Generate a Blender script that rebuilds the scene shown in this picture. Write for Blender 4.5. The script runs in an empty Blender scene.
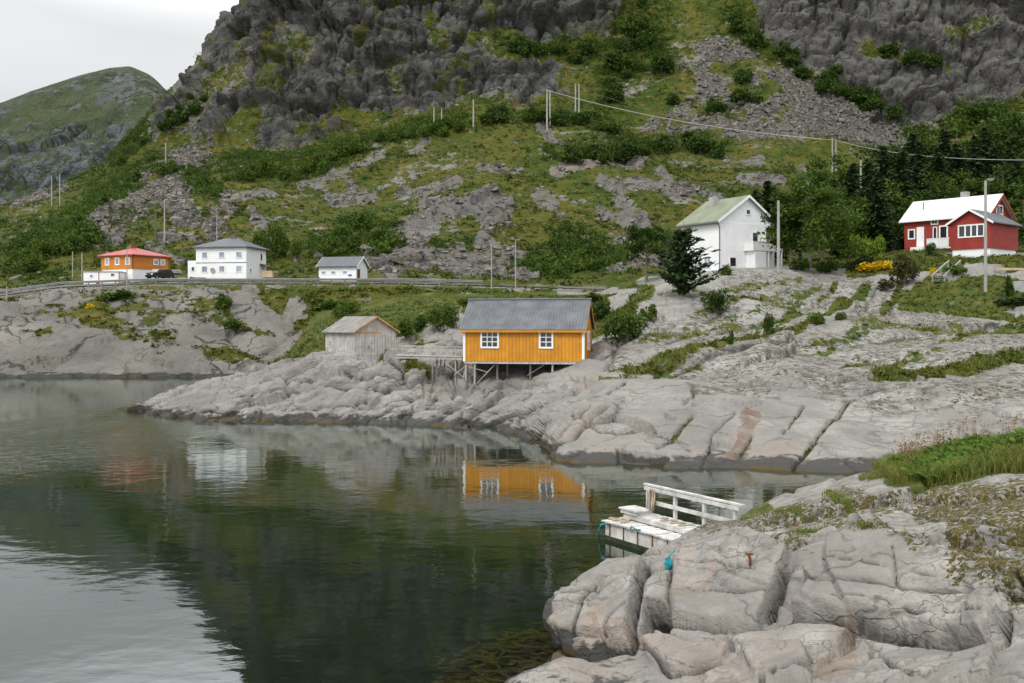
import bpy, math, random
import numpy as np
from mathutils import Vector, Matrix

random.seed(7)
RNG = np.random.default_rng(11)
S = bpy.context.scene
COL = S.collection
F = 35.0 / 36.0 * 1024      # focal length in pixels
H = 6.2                     # eye height above the water
HY = 320.0                  # image row of the horizon

# ------------------------------------------------------------------ camera
cam_d = bpy.data.cameras.new('camera')
cam = bpy.data.objects.new('camera', cam_d)
COL.objects.link(cam)
cam.location = (0, 0, H)
cam.rotation_euler = (math.radians(90), 0, 0)
cam_d.lens = 35.0
cam_d.sensor_width = 36.0
cam_d.shift_y = -(341.5 - HY) / 1024
cam_d.clip_start = 0.1
cam_d.clip_end = 20000
S.camera = cam

# ------------------------------------------------------------------ sky and light
SUN_EL, SUN_AZ = math.radians(50), math.radians(-149)   # azimuth from +Y (view axis), negative = left
W = bpy.data.worlds.new('World')
S.world = W
W.use_nodes = True
nt = W.node_tree
nt.nodes.clear()
def wn(t, **k):
    n = nt.nodes.new(t)
    for a, b in k.items():
        setattr(n, a, b)
    return n
sky = wn('ShaderNodeTexSky')
sky.sky_type = 'NISHITA'
sky.sun_disc = False
sky.sun_elevation = SUN_EL
sky.sun_rotation = SUN_AZ
tc = wn('ShaderNodeTexCoord')
sep = wn('ShaderNodeSeparateXYZ')
nt.links.new(tc.outputs['Generated'], sep.inputs[0])
elev = wn('ShaderNodeMapRange')
elev.inputs['From Min'].default_value = 0.28
elev.inputs['From Max'].default_value = 0.55
nt.links.new(sep.outputs['Z'], elev.inputs['Value'])
grad = wn('ShaderNodeMix', data_type='RGBA')
grad.inputs['A'].default_value = (7.9, 8.0, 8.05, 1)
grad.inputs['B'].default_value = (13.2, 13.6, 14.0, 1)
nt.links.new(elev.outputs['Result'], grad.inputs['Factor'])
mp = wn('ShaderNodeMapping')
mp.inputs['Scale'].default_value = (1, 1, 3.0)
nt.links.new(tc.outputs['Generated'], mp.inputs['Vector'])
cl = wn('ShaderNodeTexNoise')
cl.inputs['Scale'].default_value = 2.6
cl.inputs['Detail'].default_value = 5
cl.inputs['Roughness'].default_value = 0.5
nt.links.new(mp.outputs['Vector'], cl.inputs['Vector'])
clr = wn('ShaderNodeMapRange')
clr.inputs['From Min'].default_value = 0.3
clr.inputs['From Max'].default_value = 0.7
clr.inputs['To Min'].default_value = 0.88
clr.inputs['To Max'].default_value = 1.08
nt.links.new(cl.outputs['Fac'], clr.inputs['Value'])
cloud = wn('ShaderNodeVectorMath', operation='SCALE')
dotn = wn('ShaderNodeVectorMath', operation='DOT_PRODUCT')     # the cloud is brighter round the hidden sun
nt.links.new(tc.outputs['Generated'], dotn.inputs[0])
dotn.inputs[1].default_value = (math.sin(SUN_AZ)*.9, math.cos(SUN_AZ)*.9, .44)
glow = wn('ShaderNodeMapRange')
glow.inputs['From Min'].default_value = 0.0
glow.inputs['From Max'].default_value = 1.0
glow.inputs['To Min'].default_value = 1.0
glow.inputs['To Max'].default_value = 1.55
nt.links.new(dotn.outputs['Value'], glow.inputs['Value'])
glm = wn('ShaderNodeMath', operation='MULTIPLY')
nt.links.new(glow.outputs['Result'], glm.inputs[0])
nt.links.new(clr.outputs['Result'], glm.inputs[1])
dot2 = wn('ShaderNodeVectorMath', operation='DOT_PRODUCT')     # bright patch added to the cloud above the frame to lift the water's reflection
nt.links.new(tc.outputs['Generated'], dot2.inputs[0])
dot2.inputs[1].default_value = (-.273, .793, .545)
sky_boost = wn('ShaderNodeMapRange', interpolation_type='SMOOTHSTEP')
sky_boost.inputs['From Min'].default_value = 0.950
sky_boost.inputs['From Max'].default_value = 0.995
sky_boost.inputs['To Min'].default_value = 1.0
sky_boost.inputs['To Max'].default_value = 3.1
nt.links.new(dot2.outputs['Value'], sky_boost.inputs['Value'])
glm2 = wn('ShaderNodeMath', operation='MULTIPLY')
nt.links.new(glm.outputs['Value'], glm2.inputs[0])
nt.links.new(sky_boost.outputs['Result'], glm2.inputs[1])
nt.links.new(grad.outputs['Result'], cloud.inputs[0])
nt.links.new(glm2.outputs['Value'], cloud.inputs['Scale'])
mixs = wn('ShaderNodeMix', data_type='RGBA')
mixs.inputs['Factor'].default_value = 0.93
nt.links.new(sky.outputs['Color'], mixs.inputs['A'])
nt.links.new(cloud.outputs['Vector'], mixs.inputs['B'])
bg = wn('ShaderNodeBackground')
bg.inputs['Strength'].default_value = 0.1
nt.links.new(mixs.outputs['Result'], bg.inputs['Color'])
wo = wn('ShaderNodeOutputWorld')
nt.links.new(bg.outputs['Background'], wo.inputs['Surface'])

sun_d = bpy.data.lights.new('sun', 'SUN')
sun_d.energy = 1.5
sun_d.angle = math.radians(18)
sun_d.color = (1.0, 0.97, 0.92)
sun = bpy.data.objects.new('sun', sun_d)
COL.objects.link(sun)
sd = Vector((math.sin(SUN_AZ) * math.cos(SUN_EL), math.cos(SUN_AZ) * math.cos(SUN_EL), math.sin(SUN_EL)))
sun.rotation_euler = sd.to_track_quat('Z', 'Y').to_euler()
sun.location = (-60, -60, 150)

S.view_settings.view_transform = 'Standard'
S.view_settings.look = 'None'
S.view_settings.gamma = 1
S.view_settings.exposure = 0.15
S.view_settings.use_curve_mapping = False
S.cycles.max_bounces = 6
S.cycles.transparent_max_bounces = 12
S.cycles.diffuse_bounces = 3
S.cycles.glossy_bounces = 3
S.cycles.caustics_reflective = False
S.cycles.caustics_refractive = False

# ------------------------------------------------------------------ helpers
def P(px, py, d):
    """the world point seen at image position (px, py) at distance d along the view axis"""
    return Vector(((px - 512) * d / F, d, H - (py - HY) * d / F))

def tag(o, label=None, cat=None, group=None, kind=None):
    if label: o['label'] = label
    if cat: o['category'] = cat
    if group: o['group'] = group
    if kind: o['kind'] = kind
    return o

def empty(name, loc, rz, label, cat, group=None):
    o = bpy.data.objects.new(name, None)
    COL.objects.link(o)
    o.location = loc
    o.rotation_euler = (0, 0, rz)
    o.empty_display_size = 0.3
    return tag(o, label, cat, group)

def copy_tree(o, parent=None):
    c = o.copy()
    COL.objects.link(c)
    if parent is not None:
        c.parent = parent
    for ch in list(o.children):
        copy_tree(ch, c)
    return c

def mesh_np(name, V, Fc, mat, parent=None, smooth=False, attrs=None):
    V = np.asarray(V, np.float32)
    Fc = np.asarray(Fc, np.int32)
    me = bpy.data.meshes.new(name)
    n, k = Fc.shape
    me.vertices.add(len(V))
    me.vertices.foreach_set('co', V.ravel())
    me.loops.add(n * k)
    me.loops.foreach_set('vertex_index', Fc.ravel())
    me.polygons.add(n)
    me.polygons.foreach_set('loop_start', np.arange(0, n * k, k, dtype=np.int32))
    me.polygons.foreach_set('use_smooth', np.full(n, smooth, dtype=bool))
    if attrs:
        for an, av in attrs.items():
            at = me.attributes.new(an, 'FLOAT_COLOR', 'POINT')
            at.data.foreach_set('color', np.asarray(av, np.float32).ravel())
    me.update(calc_edges=True)
    me.validate()
    if mat: me.materials.append(mat)
    o = bpy.data.objects.new(name, me)
    COL.objects.link(o)
    if parent is not None: o.parent = parent
    return o

class MB:
    def __init__(self):
        self.v = []; self.f = []
    def box(self, x0, x1, y0, y1, z0, z1):
        b = len(self.v)
        self.v += [(x0,y0,z0),(x1,y0,z0),(x1,y1,z0),(x0,y1,z0),(x0,y0,z1),(x1,y0,z1),(x1,y1,z1),(x0,y1,z1)]
        self.f += [tuple(b+i for i in q) for q in ((0,3,2,1),(4,5,6,7),(0,1,5,4),(1,2,6,5),(2,3,7,6),(3,0,4,7))]
        return self
    def obox(self, c, a, b_, c_):
        """oriented box: centre, three half-axis vectors"""
        c = Vector(c); a = Vector(a); b_ = Vector(b_); c_ = Vector(c_)
        b = len(self.v)
        for sz in (-1, 1):
            for sx, sy in ((-1,-1),(1,-1),(1,1),(-1,1)):
                self.v.append(tuple(c + a*sx + b_*sy + c_*sz))
        self.f += [tuple(b+i for i in q) for q in ((0,3,2,1),(4,5,6,7),(0,1,5,4),(1,2,6,5),(2,3,7,6),(3,0,4,7))]
        return self
    def bar(self, p, q, w, h=None):
        """square timber between two points"""
        p = Vector(p); q = Vector(q); d = q - p
        h = w if h is None else h
        up = Vector((0,0,1)) if abs(d.normalized().z) < 0.95 else Vector((0,1,0))
        s = d.cross(up).normalized(); u = s.cross(d).normalized()
        return self.obox((p+q)/2, d/2, s*w/2, u*h/2)
    def tube(self, pts, rad, n=8, cap=True):
        pts = [Vector(p) for p in pts]
        rad = rad if isinstance(rad, (list, tuple)) else [rad]*len(pts)
        b = len(self.v)
        for i, p in enumerate(pts):
            d = (pts[min(i+1, len(pts)-1)] - pts[max(i-1, 0)]).normalized()
            up = Vector((0,0,1)) if abs(d.z) < 0.9 else Vector((1,0,0))
            s = d.cross(up).normalized(); u = s.cross(d).normalized()
            for k in range(n):
                a = 2*math.pi*k/n
                self.v.append(tuple(p + (s*math.cos(a) + u*math.sin(a))*rad[i]))
        for i in range(len(pts)-1):
            for k in range(n):
                k2 = (k+1) % n
                self.f.append((b+i*n+k, b+i*n+k2, b+(i+1)*n+k2, b+(i+1)*n+k))
        if cap:
            self.f.append(tuple(b+k for k in range(n))[::-1])
            self.f.append(tuple(b+(len(pts)-1)*n+k for k in range(n)))
        return self
    def poly(self, pts):
        b = len(self.v)
        self.v += [tuple(p) for p in pts]
        self.f.append(tuple(range(b, b+len(pts))))
        return self
    def prism(self, base, off):
        """a closed solid: a polygon moved along a vector"""
        n = len(base); b = len(self.v); off = Vector(off)
        self.v += [tuple(p) for p in base] + [tuple(Vector(p)+off) for p in base]
        self.f.append(tuple(b+i for i in range(n))[::-1])
        self.f.append(tuple(b+n+i for i in range(n)))
        for i in range(n):
            j = (i+1) % n
            self.f.append((b+i, b+j, b+n+j, b+n+i))
        return self
    def build(self, name, mat, parent=None, smooth=False, bevel=0.0):
        me = bpy.data.meshes.new(name)
        me.from_pydata(self.v, [], self.f)
        me.update()
        if smooth:
            me.polygons.foreach_set('use_smooth', np.full(len(me.polygons), True))
        me.materials.append(mat)
        o = bpy.data.objects.new(name, me)
        COL.objects.link(o)
        if parent is not None: o.parent = parent
        if bevel:
            m = o.modifiers.new('bevel', 'BEVEL'); m.width = bevel; m.segments = 2; m.limit_method = 'ANGLE'
        return o

# --- noise in numpy
def _hash(ix, iy, iz, s):
    h = (ix.astype(np.uint32)*np.uint32(374761393) + iy.astype(np.uint32)*np.uint32(668265263)
         + iz.astype(np.uint32)*np.uint32(2147483647) + np.uint32((s*974711 + 12345) & 0xffffffff))
    h = (h ^ (h >> np.uint32(13))) * np.uint32(1274126177)
    h = (h ^ (h >> np.uint32(16))) * np.uint32(2246822519)
    h = h ^ (h >> np.uint32(13))
    return (h & np.uint32(0xffffff)).astype(np.float32) / np.float32(0xffffff)
def vnoise(p, s=0):
    i = np.floor(p).astype(np.int64); f = (p - i).astype(np.float32)
    f = f*f*f*(f*(f*6-15)+10)
    i = i.astype(np.int32)
    r = 0
    for dx in (0,1):
        wx = f[...,0] if dx else 1-f[...,0]
        for dy in (0,1):
            wy = f[...,1] if dy else 1-f[...,1]
            for dz in (0,1):
                wz = f[...,2] if dz else 1-f[...,2]
                r = r + wx*wy*wz*_hash(i[...,0]+dx, i[...,1]+dy, i[...,2]+dz, s)
    return r*2-1
def fbm(p, o=4, s=0, gain=0.5, lac=2.03):
    a = 1; t = 0; r = 0
    for k in range(o):
        r = r + a*vnoise(p*(lac**k), s+k*17); t += a; a *= gain
    return r/t
def ridged(p, o=4, s=0, gain=0.5):
    a = 1; t = 0; r = 0
    for k in range(o):
        r = r + a*(1-2*np.abs(vnoise(p*(2.1**k), s+k*31))); t += a; a *= gain
    return r/t
def worley(p, s=0):
    """F1, F2, offset to the nearest cell centre, three random numbers of that cell"""
    i = np.floor(p).astype(np.int32)
    N = p.shape[:-1]
    f1 = np.full(N, 9., np.float32); f2 = np.full(N, 9., np.float32)
    off = np.zeros(p.shape, np.float32); cid = np.zeros(p.shape, np.float32)
    for dx in (-1,0,1):
        for dy in (-1,0,1):
            for dz in (-1,0,1):
                c = i + np.array([dx,dy,dz], np.int32)
                j = np.stack([_hash(c[...,0],c[...,1],c[...,2],s+q) for q in (1,2,3)], -1)
                v = (p - (c + j)).astype(np.float32)
                d = np.sqrt((v*v).sum(-1))
                near = d < f1
                f2 = np.where(near, f1, np.minimum(f2, d))
                f1 = np.where(near, d, f1)
                off[near] = v[near]
                if near.any():
                    cc = c[near]
                    cid[near] = np.stack([_hash(cc[:,0],cc[:,1],cc[:,2],s+q) for q in (7,8,9)], -1)
    return f1, f2, off, cid
def sstep(a, b, x):
    t = np.clip((x-a)/(b-a), 0, 1)
    return t*t*(3-2*t)

# --- painting of where things grow, given as strokes seen on the map of a sheet
def seg_dist(X, Y, pts):
    """distance to a polyline"""
    best = np.full(X.shape, 1e9, np.float32)
    for (x0,y0),(x1,y1) in zip(pts[:-1], pts[1:]):
        dx, dy = x1-x0, y1-y0
        t = np.clip(((X-x0)*dx + (Y-y0)*dy)/(dx*dx+dy*dy+1e-9), 0, 1)
        best = np.minimum(best, np.hypot(X-x0-t*dx, Y-y0-t*dy))
    return best
def in_poly(X, Y, pts):
    r = np.zeros(X.shape, bool)
    n = len(pts)
    for a in range(n):
        x0,y0 = pts[a]; x1,y1 = pts[(a+1) % n]
        if y0 == y1: continue
        r ^= ((y0 > Y) != (y1 > Y)) & (X < (x1-x0)*(Y-y0)/(y1-y0)+x0)
    return r
def poly_soft(X, Y, pts, soft):
    d = seg_dist(X, Y, list(pts)+[pts[0]])
    return sstep(-soft, soft, np.where(in_poly(X, Y, pts), d, -d))
def strokes(X, Y, lst, wob=None):
    r = np.zeros(X.shape, np.float32)
    wx = 0 if wob is None else wob
    for pts, rad, val in lst:
        if len(pts) == 1: pts = [pts[0], (pts[0][0]+.01, pts[0][1])]
        d = seg_dist(X, Y, pts) + wx*rad
        r = np.maximum(r, val*(1-sstep(rad*0.55, rad*1.25, d)))
    return r

# --- a terrain sheet laid through measured contour lines (image column, image row, distance)
def pchip_rows(A, ns):
    K = A.shape[0]
    dlt = A[1:]-A[:-1]
    m = np.zeros_like(A)
    a, b = dlt[:-1], dlt[1:]
    same = (a*b) > 0
    m[1:-1] = np.where(same, 2*a*b/np.where(same, a+b, 1), 0)
    m[0] = dlt[0]; m[-1] = dlt[-1]
    out = []
    for k in range(K-1):
        n = ns[k]
        for q in range(n + (1 if k == K-2 else 0)):
            t = q/n
            h00 = 2*t**3-3*t*t+1; h10 = t**3-2*t*t+t; h01 = -2*t**3+3*t*t; h11 = t**3-t*t
            out.append(h00*A[k]+h10*m[k]+h01*A[k+1]+h11*m[k+1])
    return np.array(out)
def smooth1(a, w):
    if w < 2: return a
    k = np.hanning(w*2+1); k /= k.sum()
    return np.convolve(np.pad(a, w, mode='edge'), k, mode='valid')
class Sheet: pass
def make_sheet(curves, px0, px1, dpx, ns, sm=10):
    cols = np.arange(px0, px1+dpx, dpx)
    D = []; Z = []
    for c in curves:
        x = np.array([q[0] for q in c], float); y = np.array([q[1] for q in c], float); d = np.array([q[2] for q in c], float)
        yy = smooth1(np.interp(cols, x, y), int(sm/dpx)); dd = smooth1(np.interp(cols, x, d), int(sm/dpx))
        D.append(dd); Z.append(H-(yy-HY)*dd/F)
    s = Sheet()
    s.Y = pchip_rows(np.array(D), ns); s.Z = pchip_rows(np.array(Z), ns)
    s.X = (cols[None,:]-512)/F*s.Y
    s.cols = cols
    s.proj()
    return s
def _proj(s):
    s.px = 512 + F*s.X/s.Y; s.py = HY - F*(s.Z-H)/s.Y
Sheet.proj = _proj
def _nrm(s):
    Pn = np.stack([s.X, s.Y, s.Z], -1)
    du = np.gradient(Pn, axis=1); dv = np.gradient(Pn, axis=0)
    n = np.cross(du, dv)
    n /= np.linalg.norm(n, axis=-1, keepdims=True)+1e-9
    flip = (n*Pn_view(s)).sum(-1, keepdims=True) > 0
    return np.where(np.mean(flip) > .5, -n, n)
def Pn_view(s):
    return np.stack([s.X, s.Y, s.Z-H], -1)
Sheet.nrm = _nrm
def _move(s, n, a):
    s.X = s.X+n[...,0]*a; s.Y = s.Y+n[...,1]*a; s.Z = s.Z+n[...,2]*a
Sheet.move = _move
def _pos(s):
    return np.stack([s.X, s.Y, s.Z], -1)
Sheet.pos = _pos
def _build(s, name, mat, mask, skirt=True):
    if skirt:   # the rock goes on down to the sea bed
        s.X = np.vstack([s.X[:1], s.X]); s.Y = np.vstack([s.Y[:1]-1.0, s.Y]); s.Z = np.vstack([np.full_like(s.Z[:1], -4.3), s.Z])
        mask = np.vstack([mask[:1], mask])
    R, C = s.X.shape
    idx = np.arange(R*C).reshape(R, C)
    q = np.stack([idx[:-1,:-1], idx[:-1,1:], idx[1:,1:], idx[1:,:-1]], -1).reshape(-1, 4)
    s.final_px = 512 + F*s.X/s.Y; s.final_py = HY - F*(s.Z-H)/s.Y
    o = mesh_np(name, s.pos().reshape(-1,3), q, mat, None, True, {'mask': mask.reshape(-1,4)})
    return tag(o, kind='structure')
Sheet.build = _build
def ground(s, px, py, r=2.5):
    """the nearest visible point of a sheet at an image position"""
    d = np.hypot(s.final_px-px, s.final_py-py)
    ok = d < max(r, d.min()*1.3)
    k = np.where(ok, s.Y, 1e9).argmin()
    i, j = np.unravel_index(k, d.shape)
    return Vector((s.X[i,j], s.Y[i,j], s.Z[i,j]))
def ground_xy(s, x, y):
    d = (s.X-x)**2+(s.Y-y)**2
    i, j = np.unravel_index(d.argmin(), d.shape)
    return float(s.Z[i,j])

# ------------------------------------------------------------------ materials
class NT:
    def __init__(self, name):
        self.m = bpy.data.materials.new(name); self.m.use_nodes = True
        self.t = self.m.node_tree; self.t.nodes.clear()
        self.out = self.n('ShaderNodeOutputMaterial')
    def n(self, t, **k):
        o = self.t.nodes.new(t)
        for a, b in k.items(): setattr(o, a, b)
        return o
    def l(self, a, b): self.t.links.new(a, b)
    def set(self, sock, v):
        if hasattr(v, 'is_linked') or isinstance(v, bpy.types.NodeSocket): self.l(v, sock)
        else:
            if isinstance(v, (tuple, list)) and len(v) == 3 and sock.type == 'RGBA': v = (*v, 1)
            sock.default_value = v
    def coord(self, scale=(1,1,1), kind='Object', rot=(0,0,0)):
        if not hasattr(self, '_tc'): self._tc = self.n('ShaderNodeTexCoord')
        if kind == 'World':
            if not hasattr(self, '_g'): self._g = self.n('ShaderNodeNewGeometry')
            src = self._g.outputs['Position']
        else: src = self._tc.outputs[kind]
        m = self.n('ShaderNodeMapping')
        m.inputs['Scale'].default_value = scale; m.inputs['Rotation'].default_value = rot
        self.l(src, m.inputs['Vector'])
        return m.outputs['Vector']
    def noise(self, vec, scale, detail=4, rough=0.55, dist=0.0, ntype=None):
        o = self.n('ShaderNodeTexNoise')
        if ntype: o.noise_type = ntype
        o.inputs['Scale'].default_value = scale; o.inputs['Detail'].default_value = detail
        o.inputs['Roughness'].default_value = rough; o.inputs['Distortion'].default_value = dist
        self.l(vec, o.inputs['Vector'])
        return o.outputs['Fac']
    def voro(self, vec, scale, feat='F1', out='Distance'):
        o = self.n('ShaderNodeTexVoronoi'); o.feature = feat
        o.inputs['Scale'].default_value = scale
        self.l(vec, o.inputs['Vector'])
        return o.outputs[out]
    def mr(self, v, a, b, c=0.0, d=1.0, smooth=True):
        o = self.n('ShaderNodeMapRange')
        o.interpolation_type = 'SMOOTHSTEP' if smooth else 'LINEAR'
        self.set(o.inputs['Value'], v)
        for k, x in zip(('From Min','From Max','To Min','To Max'), (a,b,c,d)): self.set(o.inputs[k], x)
        return o.outputs['Result']
    def math(self, op, a, b=0.0, clamp=False):
        o = self.n('ShaderNodeMath', operation=op, use_clamp=clamp)
        self.set(o.inputs[0], a); self.set(o.inputs[1], b)
        return o.outputs[0]
    def mix(self, f, a, b, blend='MIX'):
        o = self.n('ShaderNodeMix', data_type='RGBA', blend_type=blend)
        self.set(o.inputs['Factor'], f)
        for k, v in (('A', a), ('B', b)):
            s = [i for i in o.inputs if i.name == k and i.type == 'RGBA'][0]
            self.set(s, v)
        return [x for x in o.outputs if x.type == 'RGBA'][0]
    def bump(self, h, strength, dist, normal=None):
        o = self.n('ShaderNodeBump')
        o.inputs['Strength'].default_value = strength; o.inputs['Distance'].default_value = dist
        self.l(h, o.inputs['Height'])
        if normal is not None: self.l(normal, o.inputs['Normal'])
        return o.outputs['Normal']
    def principled(self, color, rough=0.8, normal=None, spec=0.3, metal=0.0, **k):
        o = self.n('ShaderNodeBsdfPrincipled')
        self.set(o.inputs['Base Color'], color); self.set(o.inputs['Roughness'], rough)
        o.inputs['Specular IOR Level'].default_value = spec
        o.inputs['Metallic'].default_value = metal
        for a, b in k.items(): self.set(o.inputs[a], b)
        if normal is not None: self.l(normal, o.inputs['Normal'])
        return o.outputs['BSDF']
    def done(self, sh):
        self.l(sh, self.out.inputs['Surface'])
        return self.m

def paint_mat(name, col, rough=0.6, var=0.12, scale=3.0, dirt=(0.12,0.10,0.08), dirt_amt=0.25, grain=(6,6,0.6), bump=0.15, spec=0.3, metal=0.0, board=0.0, upright=True, joint=0.45, bvar=0.30):
    n = NT(name)
    v = n.coord()
    g = n.coord(grain)
    a = n.noise(v, scale, 5, 0.6)
    b = n.noise(g, 5.0, 5, 0.65)
    dark = tuple(c*(1-var*2) for c in col); lite = tuple(min(1, c*(1+var)) for c in col)
    c = n.mix(n.mr(a, 0.3, 0.7), dark, lite)
    c = n.mix(n.math('MULTIPLY', n.mr(b, 0.55, 0.8), dirt_amt), c, dirt)
    if board:   # single boards differ a little in tone and meet in dark joints
        q = n.n('ShaderNodeSeparateXYZ'); n.l(n.coord(), q.inputs[0])
        k = n.math('DIVIDE', n.math('ADD', q.outputs['X'], q.outputs['Y']) if upright else q.outputs['Z'], board)
        wn_ = n.n('ShaderNodeTexWhiteNoise', noise_dimensions='1D'); n.l(n.math('FLOOR', k), wn_.inputs['W'])
        c = n.mix(n.math('MULTIPLY', wn_.outputs['Value'], bvar), c, tuple(x*.62 for x in col))
        f = n.math('FRACT', k)
        c = n.mix(n.math('MULTIPLY', n.mr(n.math('ABSOLUTE', n.math('SUBTRACT', f, 0.5)), 0.36, 0.47), joint), c, tuple(x*.35 for x in col))
    nr = n.bump(b, bump, 0.02)
    return n.done(n.principled(c, rough, nr, spec, metal))

def leaf_mat(name, c0, c1, c2, scale=0.5, trans=0.25):
    n = NT(name)
    v = n.coord((1,1,1), 'World')
    a = n.noise(v, scale, 3, 0.6)
    b = n.noise(v, scale*9, 3, 0.6)
    c = n.mix(n.mr(a, 0.35, 0.65), c0, c1)
    c = n.mix(n.math('MULTIPLY', n.mr(b, 0.5, 0.75), 0.8), c, c2)
    d = n.principled(c, 0.75, None, 0.05)
    t = n.n('ShaderNodeBsdfTranslucent'); n.set(t.inputs['Color'], c)
    m = n.n('ShaderNodeMixShader'); m.inputs[0].default_value = trans
    n.l(d, m.inputs[1]); n.l(t.outputs[0], m.inputs[2])
    return n.done(m.outputs[0])

def terrain_mat(name, tone, dark, unit=1.0, grass=((0.085,0.095,0.022),(0.05,0.075,0.018),(0.16,0.125,0.04)), tide=True, lichen=0.5, strat=(1,1,1), strat_rot=(0,0,0), crack=0.75, busy=1.0, bumpd=0.24):
    """bare rock with lichen and weather stains, dark tidal band, heath and grass where the mask says so.
    mask: R grass, G dark cliff rock, B iron stain, A loose stone / moss"""
    n = NT(name)
    at = n.n('ShaderNodeAttribute'); at.attribute_name = 'mask'
    sp = n.n('ShaderNodeSeparateColor'); n.l(at.outputs['Color'], sp.inputs[0])
    G, K, B = sp.outputs[0], sp.outputs[1], sp.outputs[2]
    A = at.outputs['Alpha']
    u = 1.0/unit
    v = n.coord((u,u,u), 'World')
    vs = n.coord(tuple(u*q for q in strat), 'World', strat_rot)
    big = n.noise(v, 0.35, 5, 0.6)
    med = n.noise(v, 1.7, 6, 0.62, 0.3)
    fine = n.noise(v, 9.0, 6, 0.65)
    st = n.noise(vs, 1.3, 7, 0.65, 0.4)
    # rock
    c = n.mix(n.mr(big, 0.3, 0.7), tuple(q*0.66 for q in tone), tuple(q*1.12 for q in tone))
    c = n.mix(n.math('MULTIPLY', n.mr(st, 0.40, 0.62), 0.5*busy), c, tuple(q*0.50 for q in tone))
    c = n.mix(n.math('MULTIPLY', n.mr(fine, 0.5, 0.66), 0.5*busy), c, tuple(q*0.55 for q in tone))
    # joints: an uneven net of cracks, and blocks of slightly different tone
    wv = n.n('ShaderNodeVectorMath', operation='ADD')
    wn_ = n.n('ShaderNodeTexNoise'); wn_.inputs['Scale'].default_value = 0.9; wn_.inputs['Detail'].default_value = 5; n.l(v, wn_.inputs['Vector'])
    sc_ = n.n('ShaderNodeVectorMath', operation='SCALE'); sc_.inputs['Scale'].default_value = 1.1; n.l(wn_.outputs['Color'], sc_.inputs[0])
    n.l(vs, wv.inputs[0]); n.l(sc_.outputs['Vector'], wv.inputs[1])
    ck1 = n.mr(n.voro(wv.outputs['Vector'], 0.55, 'DISTANCE_TO_EDGE'), 0.0, 0.032, 1.0, 0.0)
    ck2 = n.mr(n.voro(wv.outputs['Vector'], 1.7, 'DISTANCE_TO_EDGE'), 0.0, 0.04, 1.0, 0.0)
    ck2 = n.math('MULTIPLY', ck2, n.mr(big, 0.45, 0.6))
    ck1 = n.math('MULTIPLY', ck1, n.mr(med, 0.40, 0.55))
    crk = n.math('MAXIMUM', ck1, n.math('MULTIPLY', ck2, 0.8))
    cell = n.voro(wv.outputs['Vector'], 0.55, 'F1', 'Color')
    cs_ = n.n('ShaderNodeSeparateColor'); n.l(cell, cs_.inputs[0])
    c = n.mix(n.math('MULTIPLY', n.mr(cs_.outputs[0], 0.0, 1.0), 0.35), c, tuple(q*0.70 for q in tone))
    dk = n.mix(n.mr(st, 0.38, 0.62), tuple(q*0.42 for q in dark), tuple(q*2.3 for q in dark))
    dk = n.mix(n.math('MULTIPLY', n.mr(cs_.outputs[1], 0.2, 1.0), 0.45), dk, tuple(q*1.9 for q in dark))
    dk = n.mix(n.math('MULTIPLY', n.mr(med, 0.54, 0.68), 0.75), dk, tuple(q*4.2 for q in dark))
    dk = n.mix(n.math('MULTIPLY', crk, 0.85), dk, tuple(q*0.22 for q in dark))
    c = n.mix(K, c, dk)
    c = n.mix(n.math('MULTIPLY', crk, crack), c, tuple(q*0.22 for q in tone))
    # lichen: pale and black specks
    lm = n.math('MULTIPLY', n.math('MULTIPLY', n.mr(n.noise(v, 0.6, 4, 0.6), 0.36, 0.6), lichen), n.mr(A, 0.03, 0.28, 0.12, 1.0))
    l1 = n.mr(n.noise(v, 2.4, 7, 0.75), 0.42, 0.60)
    c = n.mix(n.math('MULTIPLY', n.math('MULTIPLY', l1, lm), 0.85), c, (0.082,0.078,0.062))
    l2 = n.mr(n.noise(v, 4.3, 5, 0.7, 0.6), 0.56, 0.63)
    c = n.mix(n.math('MULTIPLY', n.math('MULTIPLY', l2, lm), 0.6), c, tuple(min(0.75, q*1.5) for q in tone))
    # iron stain
    sn = n.math('MULTIPLY', B, n.mr(med, 0.25, 0.55))
    c = n.mix(n.math('MULTIPLY', sn, 0.7), c, n.mix(n.mr(B, 0.5, 1.0), (0.30,0.225,0.17), (0.15,0.092,0.06)))
    if tide:
        ps = n.n('ShaderNodeSeparateXYZ'); n.l(n.coord((1,1,1), 'World'), ps.inputs[0])
        zz = n.math('ADD', ps.outputs['Z'], n.mr(med, 0.2, 0.8, -0.22, 0.22))
        band = n.mr(zz, 0.26, 0.42, 1.0, 0.0)
        c = n.mix(n.math('MULTIPLY', band, 0.90), c, (0.050,0.049,0.045))
        weed = n.math('MULTIPLY', n.mr(ps.outputs['Z'], -0.02, 0.16, 1.0, 0.0), n.mr(n.noise(v, 0.5, 4, 0.6), 0.45, 0.6))
        c = n.mix(n.math('MULTIPLY', weed, 0.8), c, (0.10,0.062,0.012))
    # loose stones or moss
    mossc = n.mix(n.mr(fine, 0.40, 0.60), (0.135,0.105,0.030), (0.05,0.046,0.024))
    mo = n.mr(n.math('ADD', n.math('MULTIPLY', A, 0.75), n.math('MULTIPLY', n.mr(A, 0.06, 0.4), n.mr(n.noise(v, 4.5, 6, 0.72), 0.3, 0.7, -0.65, 0.65))), 0.42, 0.62)
    c = n.mix(mo, c, mossc)
    # grass and heath
    gc = n.mix(n.mr(big, 0.38, 0.62), grass[0], grass[1])
    gc = n.mix(n.math('MULTIPLY', n.mr(n.noise(v, 0.9, 5, 0.7), 0.52, 0.66), 0.85), gc, grass[2])
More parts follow.
